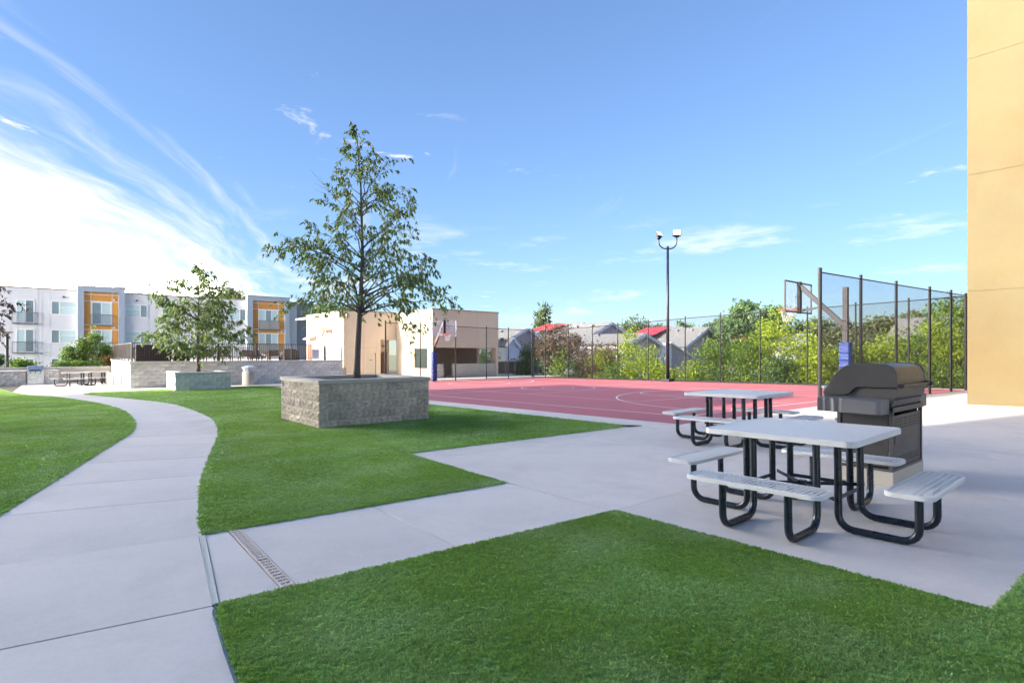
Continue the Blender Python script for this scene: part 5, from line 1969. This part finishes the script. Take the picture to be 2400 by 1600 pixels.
hg = 'grey houses beyond the court'
hA = empty('grey_house', (39, 48, -3.2), 'grey roofed house with small white gable next to the clubhouse', 'house', hg)
volume(hA, 35.0, 44.0, 39.6, 45.2, 57, 2.0, 2.0, 4.1)
volume(hA, 32.7, 34.3, 33.5, 40.2, 45.0, 2.05, 2.05, 2.8, wall='house_trim', over=.12)
MB().add([(36.0, 50, 3.3), (39.4, 50, 4.35), (39.4, 57, 4.35), (36.0, 57, 3.3)], [(0, 1, 2, 3)]).build('red_roof', MAT['red_roof'], hA)
hB = empty('grey_house', (46, 42, -3.2), 'grey house with broad gable and red roof strip above the bronze shrubs', 'house', hg)
volume(hB, 40.6, 52.0, 46.6, 39.3, 44.5, 2.15, 2.4, 4.72)
volume(hB, 43.0, 53.0, 47.9, 44.6, 50.5, 2.6, 2.5, 4.95)
MB().add([(43.9, 46.2, 4.06), (46.9, 46.2, 5.0), (46.9, 50, 5.0), (43.9, 50, 4.06)], [(0, 1, 2, 3)]).build('red_roof', MAT['red_roof'], hB)
house_window(hB, 46.2, 47.6, 39.3, -.4, 1.0)
hC = empty('grey_house', (54, 36, -3.2), 'grey house with twin stepped gables and red roof strip behind the floodlight mast', 'house', hg)
volume(hC, 52.0, 61.0, 56.4, 33.7, 37.9, 2.15, 2.3, 4.26)
volume(hC, 53.0, 63.0, 58.0, 37.95, 43, 2.4, 2.3, 4.5)
MB().add([(53.2, 38.4, 3.55), (56.6, 38.4, 4.62), (56.6, 42, 4.62), (53.2, 42, 3.55)], [(0, 1, 2, 3)]).build('red_roof', MAT['red_roof'], hC)
hD = empty('grey_house', (43, 34, -3.2), 'low house with recessed porch gable and pale corner tower behind the golden shrubs', 'house', hg)
volume(hD, 40.3, 45.3, 42.8, 32.05, 39.2, 2.3, 2.3, 3.23)
MB().extrude([(42.0, -.8), (44.3, -.8), (44.3, 2.2), (43.0, 2.75), (42.0, 2.3)], 1, 31.98, 32.04).build('porch_recess', MAT['house_tan'], hD)
MB().box(41.85, 42.0, 31.9, 32.04, -3.2, 2.3).build('porch_post', MAT['house_trim'], hD)
house_window(hD, 44.45, 45.1, 32.05, .2, 1.5)
MB().box(45.32, 46.3, 31.4, 33.5, -3.2, 2.45).build('corner_tower', MAT['house_trim'], hD)
MB().extrude([(46.32, -3.2), (50.0, -3.2), (50.0, 1.0), (46.32, 2.35)], 1, 31.6, 34).build('wing_wall', MAT['house_wall'], hD)
MB().beam((46.2, 31.5, 2.45), (50.2, 31.5, .98), .3, .14).build('wing_trim', MAT['house_trim'], hD)
hE = empty('grey_house', (63, 28, -3.2), 'grey gabled house glimpsed through golden leaves near the close fence', 'house', hg)
volume(hE, 60.0, 66.4, 63.2, 25.5, 31.5, 1.9, 1.9, 3.5)
MB().add([(57.5, 30, 2.9), (59.5, 30, 3.4), (59.5, 31.5, 3.4), (57.5, 31.5, 2.9)], [(0, 1, 2, 3)]).build('red_roof', MAT['red_roof'], hE)
hF = empty('grey_house', (60, 12, -3.2), 'grey roofed house half hidden by trees next to the yellow wall', 'house', hg)
volume(hF, 57.0, 66.0, 61.5, 11.5, 16.5, 2.2, 2.2, 4.6)

# ================================================================== shrubs and trees beyond the fence
GL = 'golden leaved shrubs along the court fence'


def shrub(x, y, zt, hw, mat, label, n=150, per=34, leaf=.17, base=-3.2, seed=0, group=GL, nm='locust_shrub', low=.2, **k):
    h = zt - base
    lo = low * h
    r_ = random.Random(seed)
    blobs = [(0, 0, h * .62, hw * .9, hw * .9, h * .36), (r_.uniform(-.5, .5) * hw, r_.uniform(-.6, .6) * hw, h * .36, hw, hw * 1.05, h * .22),
             (r_.uniform(-.4, .4) * hw, r_.uniform(-.5, .5) * hw, h * .82, hw * .55, hw * .6, h * .17)]
    return clump_tree(nm, label, (x, y, base), h * .45, .06, blobs, n, per, leaf, mat, cat='shrub', group=group, stems=3, clump_r=.26, w=.24, droop=.45, seed=seed, **k)


S = [(31.8, 33.4, 1.9, 1.2, 'leaf_shade_green', 'deep green shrub behind the fence corner next to the beige railing'),
     (31.6, 35.9, 2.3, 1.3, 'leaf_shade_green', 'dark green shrub above the beige railing panels'),
     (31.3, 41.2, 2.3, 1.4, 'leaf_locust_green', 'leafy green shrub seen through the side opening of the clubhouse bay'),
     (31.2, 31.3, 2.1, .9, 'leaf_locust_green', 'yellow tipped green shrub just beyond the fence corner'),
     (31.8, 30.3, 1.2, 1.2, 'leaf_shade_green', 'low dark green shrub under the bronze tree'),
     (32.2, 27.9, 1.9, 1.3, 'leaf_locust', 'bright golden shrub in front of the second bronze shrub'),
     (33.0, 26.3, 3.3, .75, 'leaf_locust', 'thin tall golden shrub with a single high spray'),
     (32.0, 24.3, 2.0, 1.35, 'leaf_locust', 'wide bright golden shrub before the porch gable house'),
     (31.8, 26.1, .9, 1.2, 'leaf_locust_green', 'low green and gold shrub between two golden ones'),
     (31.8, 22.0, .9, 1.0, 'leaf_locust', 'low sparse golden shrub before the pale corner tower'),
     (31.8, 20.2, 1.1, .8, 'leaf_locust', 'small golden shrub at the foot of the floodlight mast'),
     (32.0, 18.8, 2.5, 1.25, 'leaf_locust_green', 'tall green shrub with gold top beside the floodlight mast'),
     (32.4, 17.2, 2.5, 1.2, 'leaf_locust_green', 'dense green shrub second along from the floodlight mast'),
     (32.6, 16.1, 2.8, 1.1, 'leaf_locust_green', 'dense green shrub directly before the tall golden one'),
     (33.0, 15.0, 4.0, 1.25, 'leaf_locust', 'tallest golden shrub just below the close backboard'),
     (33.0, 13.9, 2.9, 1.15, 'leaf_locust', 'golden shrub between the tallest one and the close fence post'),
     (31.8, 14.4, 1.4, 1.2, 'leaf_shade_green', 'deep green low shrub at the foot of the tallest golden one'),
     (32.0, 12.4, 2.0, 1.0, 'leaf_locust', 'bright golden shrub directly behind the close fence end post'),
     (33.4, 11.6, 2.0, 1.1, 'leaf_locust_green', 'green shrub seen through mesh beside the blue pole pad'),
     (34.4, 10.6, 2.2, 1.2, 'leaf_locust', 'golden shrub seen through mesh behind the blue pole pad'),
     (35.4, 9.8, 2.5, 1.2, 'leaf_locust', 'golden shrub seen through mesh above the barbecue hood'),
     (36.0, 8.8, 2.6, 1.2, 'leaf_locust_green', 'green gold shrub seen through mesh right of the barbecue hood'),
     (36.5, 7.6, 3.0, 1.1, 'leaf_locust', 'golden shrub seen through mesh near the last fence post'),
     (32.8, 9.0, 1.2, 1.5, 'leaf_locust_green', 'low green shrub mass behind the barbecue hood'),
     (32.8, 6.8, 1.0, 1.4, 'leaf_locust_green', 'low green shrub mass by the yellow wall')]
for i, (x, y, zt, hw, mt, lb) in enumerate(S):
    shrub(x, y, zt, hw, mt, lb, seed=i, n=150 if hw > .9 else 90)
BT = 'trees beyond the court fence'
clump_tree('bronze_tree', 'bronze leaved tree behind the fence corner under the lone pine', (31.8, 32.2, -3.2), 3.8, .14,
           [(0, 0, 5.6, 1.7, 1.7, 1.5), (.6, -.9, 4.6, 1.2, 1.3, 1.2), (-.7, .6, 5.0, 1.2, 1.2, 1.1)], 210, 34, .17, 'leaf_brown', group=BT, clump_r=.25, seed=41)
clump_tree('bronze_shrub', 'lower bronze leaved shrub before the broad gable house', (32.4, 28.6, -3.2), 2.2, .10,
           [(0, 0, 4.1, 1.6, 1.6, 1.2), (.3, -1.2, 4.5, .8, .9, 1.0), (-.3, .9, 3.6, 1.0, 1.0, 1.2)], 170, 32, .16, 'leaf_brown', cat='shrub', group=BT, clump_r=.25, seed=42)


def conifer(x, y, zt, hw, label, seed, n=130, per=30, leaf=.42, mat='leaf_pine', spiky=False):
    h = zt + 3.2
    bl = []
    r_ = random.Random(seed)
    if spiky:
        for k in range(7):
            f = .42 + .56 * k / 6
            bl.append((r_.uniform(-.3, .3) * hw, r_.uniform(-.3, .3) * hw, h * f, hw * (1.15 - f) * 1.3 + .2, hw * (1.15 - f) * 1.3 + .2, h * .08))
    else:
        for k in range(6):
            a = r_.uniform(0, 6.28)
            bl.append((math.cos(a) * hw * .5, math.sin(a) * hw * .5, h * r_.uniform(.6, .9), hw * .55, hw * .55, h * .10))
        bl.append((0, 0, h * .74, hw * .85, hw * .85, h * .2))
    return clump_tree('pine_tree', label, (x, y, -3.2), h * .85, .2, bl, n, per, leaf, mat, group=BT, clump_r=.36, w=.16, droop=-.4, seed=seed)


conifer(47.7, 51.4, 6.9, 1.25, 'lone upright pine rising above the bronze tree', 51, 150, 26, .55, spiky=True)
conifer(69.0, 53.2, 7.3, 2.9, 'broad dark pine behind the roofs of the two gabled houses', 52, 220, 30, .55)
conifer(71.8, 51.0, 5.9, 1.2, 'small dark pine beside the broad one behind the roofs', 53, 80, 24, .5)
conifer(79.1, 51.3, 6.6, 1.5, 'small round green tree far behind the floodlight mast', 54, 80, 26, .6, 'leaf_far')
conifer(67.0, 37.9, 5.9, 2.9, 'dark pine standing left of the big pale green trees', 55, 190, 30, .5)
conifer(73.9, 29.6, 5.6, 2.6, 'dark pine behind the close fence end post', 56, 170, 30, .5)
conifer(68.5, 28.9, 5.4, 1.7, 'dark pine between the pale green trees and the end post', 57, 110, 28, .5)
for i, (x, y, zt, hw, mt, lb) in enumerate([
        (59.6, 31.3, 7.4, 2.5, 'leaf_far', 'tallest pale green tree left of the close backboard'),
        (63.8, 30.0, 6.9, 2.4, 'leaf_far', 'pale green tree directly behind the close backboard'),
        (66.2, 23.0, 4.7, 2.5, 'leaf_olive', 'olive green tree behind the blue padded pole'),
        (71.4, 21.3, 5.5, 2.7, 'leaf_olive', 'olive green tree above the barbecue hood between fence posts'),
        (74.4, 18.6, 6.3, 2.8, 'leaf_olive', 'taller olive tree between the second and third close posts'),
        (74.5, 15.8, 6.6, 2.5, 'leaf_far', 'tall green tree beyond the last close fence post'),
        (39.5, 7.9, 4.7, 1.6, 'leaf_locust_green', 'yellow green tree showing beside the yellow wall'),
        (50.5, 16.4, 2.9, 2.0, 'leaf_olive', 'low olive tree seen through mesh beyond the golden shrubs'),
        (47.0, 12.2, 2.8, 2.0, 'leaf_locust_green', 'green tree seen through mesh far behind the barbecue')]):
    h = zt + 3.2
    clump_tree('broadleaf_tree', lb, (x, y, -3.2), h * .5, .18, [(0, 0, h * .68, hw, hw, h * .3), (hw * .5, -hw * .4, h * .5, hw * .8, hw * .8, h * .24), (-hw * .5, hw * .4, h * .55, hw * .7, hw * .7, h * .26), (hw * .1, 0, h * .88, hw * .5, hw * .5, h * .11)],
               230, 32, .38 if x > 55 else .2, mt, group=BT, clump_r=.42 if x > 55 else .3, seed=70 + i)
clump_tree('hazy_tree', 'pale far tree top peeping over the white apartments', (23.9, 103, -3.2), 9, .3, [(0, 0, 12.8, 2.8, 2.8, 2.2), (-3.5, 0, 12.4, 1.6, 1.6, 1.8)], 120, 26, .6, 'leaf_olive', clump_r=.5, seed=90)
clump_tree('hazy_tree', 'pale far tree top between the grey siding and clubhouse roof', (27.6, 72.0, -3.2), 7, .2, [(0, 0, 9.9, 1.7, 1.7, 1.7)], 80, 26, .4, 'leaf_far', clump_r=.4, seed=91)
sp = empty('bare_tree', (29.7, 53.3, -3.2), 'thin leafless tree top rising behind the clubhouse roof', 'tree')
m = MB()
r_ = random.Random(4)
m.tube([(29.7, 53.3, -3.2), (29.7, 53.3, 4.5)], [.12, .05], 6)
for k in range(26):
    a = r_.uniform(0, 6.28)
    z_ = r_.uniform(3.2, 5.2)
    m.tube([(29.7, 53.3, z_), (29.7 + math.cos(a) * .5, 53.3 + math.sin(a) * .5, z_ + .8), (29.7 + math.cos(a) * .8, 53.3 + math.sin(a) * .8, z_ + 1.6)], [.025, .015, .006], 3)
m.build('trunk', MAT['bark_far'], sp)
# planted bed
PB = 'plants in the bed behind the far picnic tables'
for i, (x, y, zt, hw, mt, lb, nm) in enumerate([
        (.75, 49.6, 1.95, .42, 'leaf_bed', 'leafy upright shrub at the start of the green group in the bed', 'upright_shrub'),
        (1.45, 49.4, 2.5, .30, 'leaf_bed', 'narrow upright shrub second in the green group in the bed', 'upright_shrub'),
        (2.15, 49.3, 3.15, .55, 'leaf_bed', 'tallest bushy green shrub before the orange bay', 'upright_shrub'),
        (2.85, 49.6, 2.1, .36, 'leaf_bed', 'shorter green shrub beside the tallest one in the bed', 'upright_shrub'),
        (2.95, 48.9, 1.2, .55, 'leaf_rust', 'russet grassy plant at the end of the bed by the railing', 'grassy_plant'),
        (2.3, 48.95, .85, .6, 'leaf_bed', 'low yellow green plant on the bed wall below the tall shrub', 'grassy_plant'),
        (1.3, 48.95, .80, .5, 'leaf_locust_green', 'low golden green plant below the narrow shrub', 'grassy_plant'),
        (.3, 48.95, .75, .4, 'leaf_bed', 'small tuft on the bed wall before the lowest window', 'grassy_plant'),
        (-1.75, 49.3, .95, .7, 'leaf_locust_green', 'low green gold plant behind the built-in barbecue', 'grassy_plant'),
        (-3.1, 49.6, 1.4, .5, 'leaf_shade_green', 'dark green plant beside the post lamp at the picture edge', 'grassy_plant')]):
    b0 = .42
    h = zt - b0
    clump_tree(nm, lb, (x, y, b0), h * .5, .03, [(0, 0, h * .5, hw, hw, h * .48), (0, 0, h * .75, hw * .6, hw * .6, h * .25)], 90, 26, .13, mt, cat='shrub' if 'shrub' in nm else 'plant', group=PB, clump_r=.14, w=.26, droop=-.3 if 'grassy' in nm else .1, seed=120 + i, stems=3)
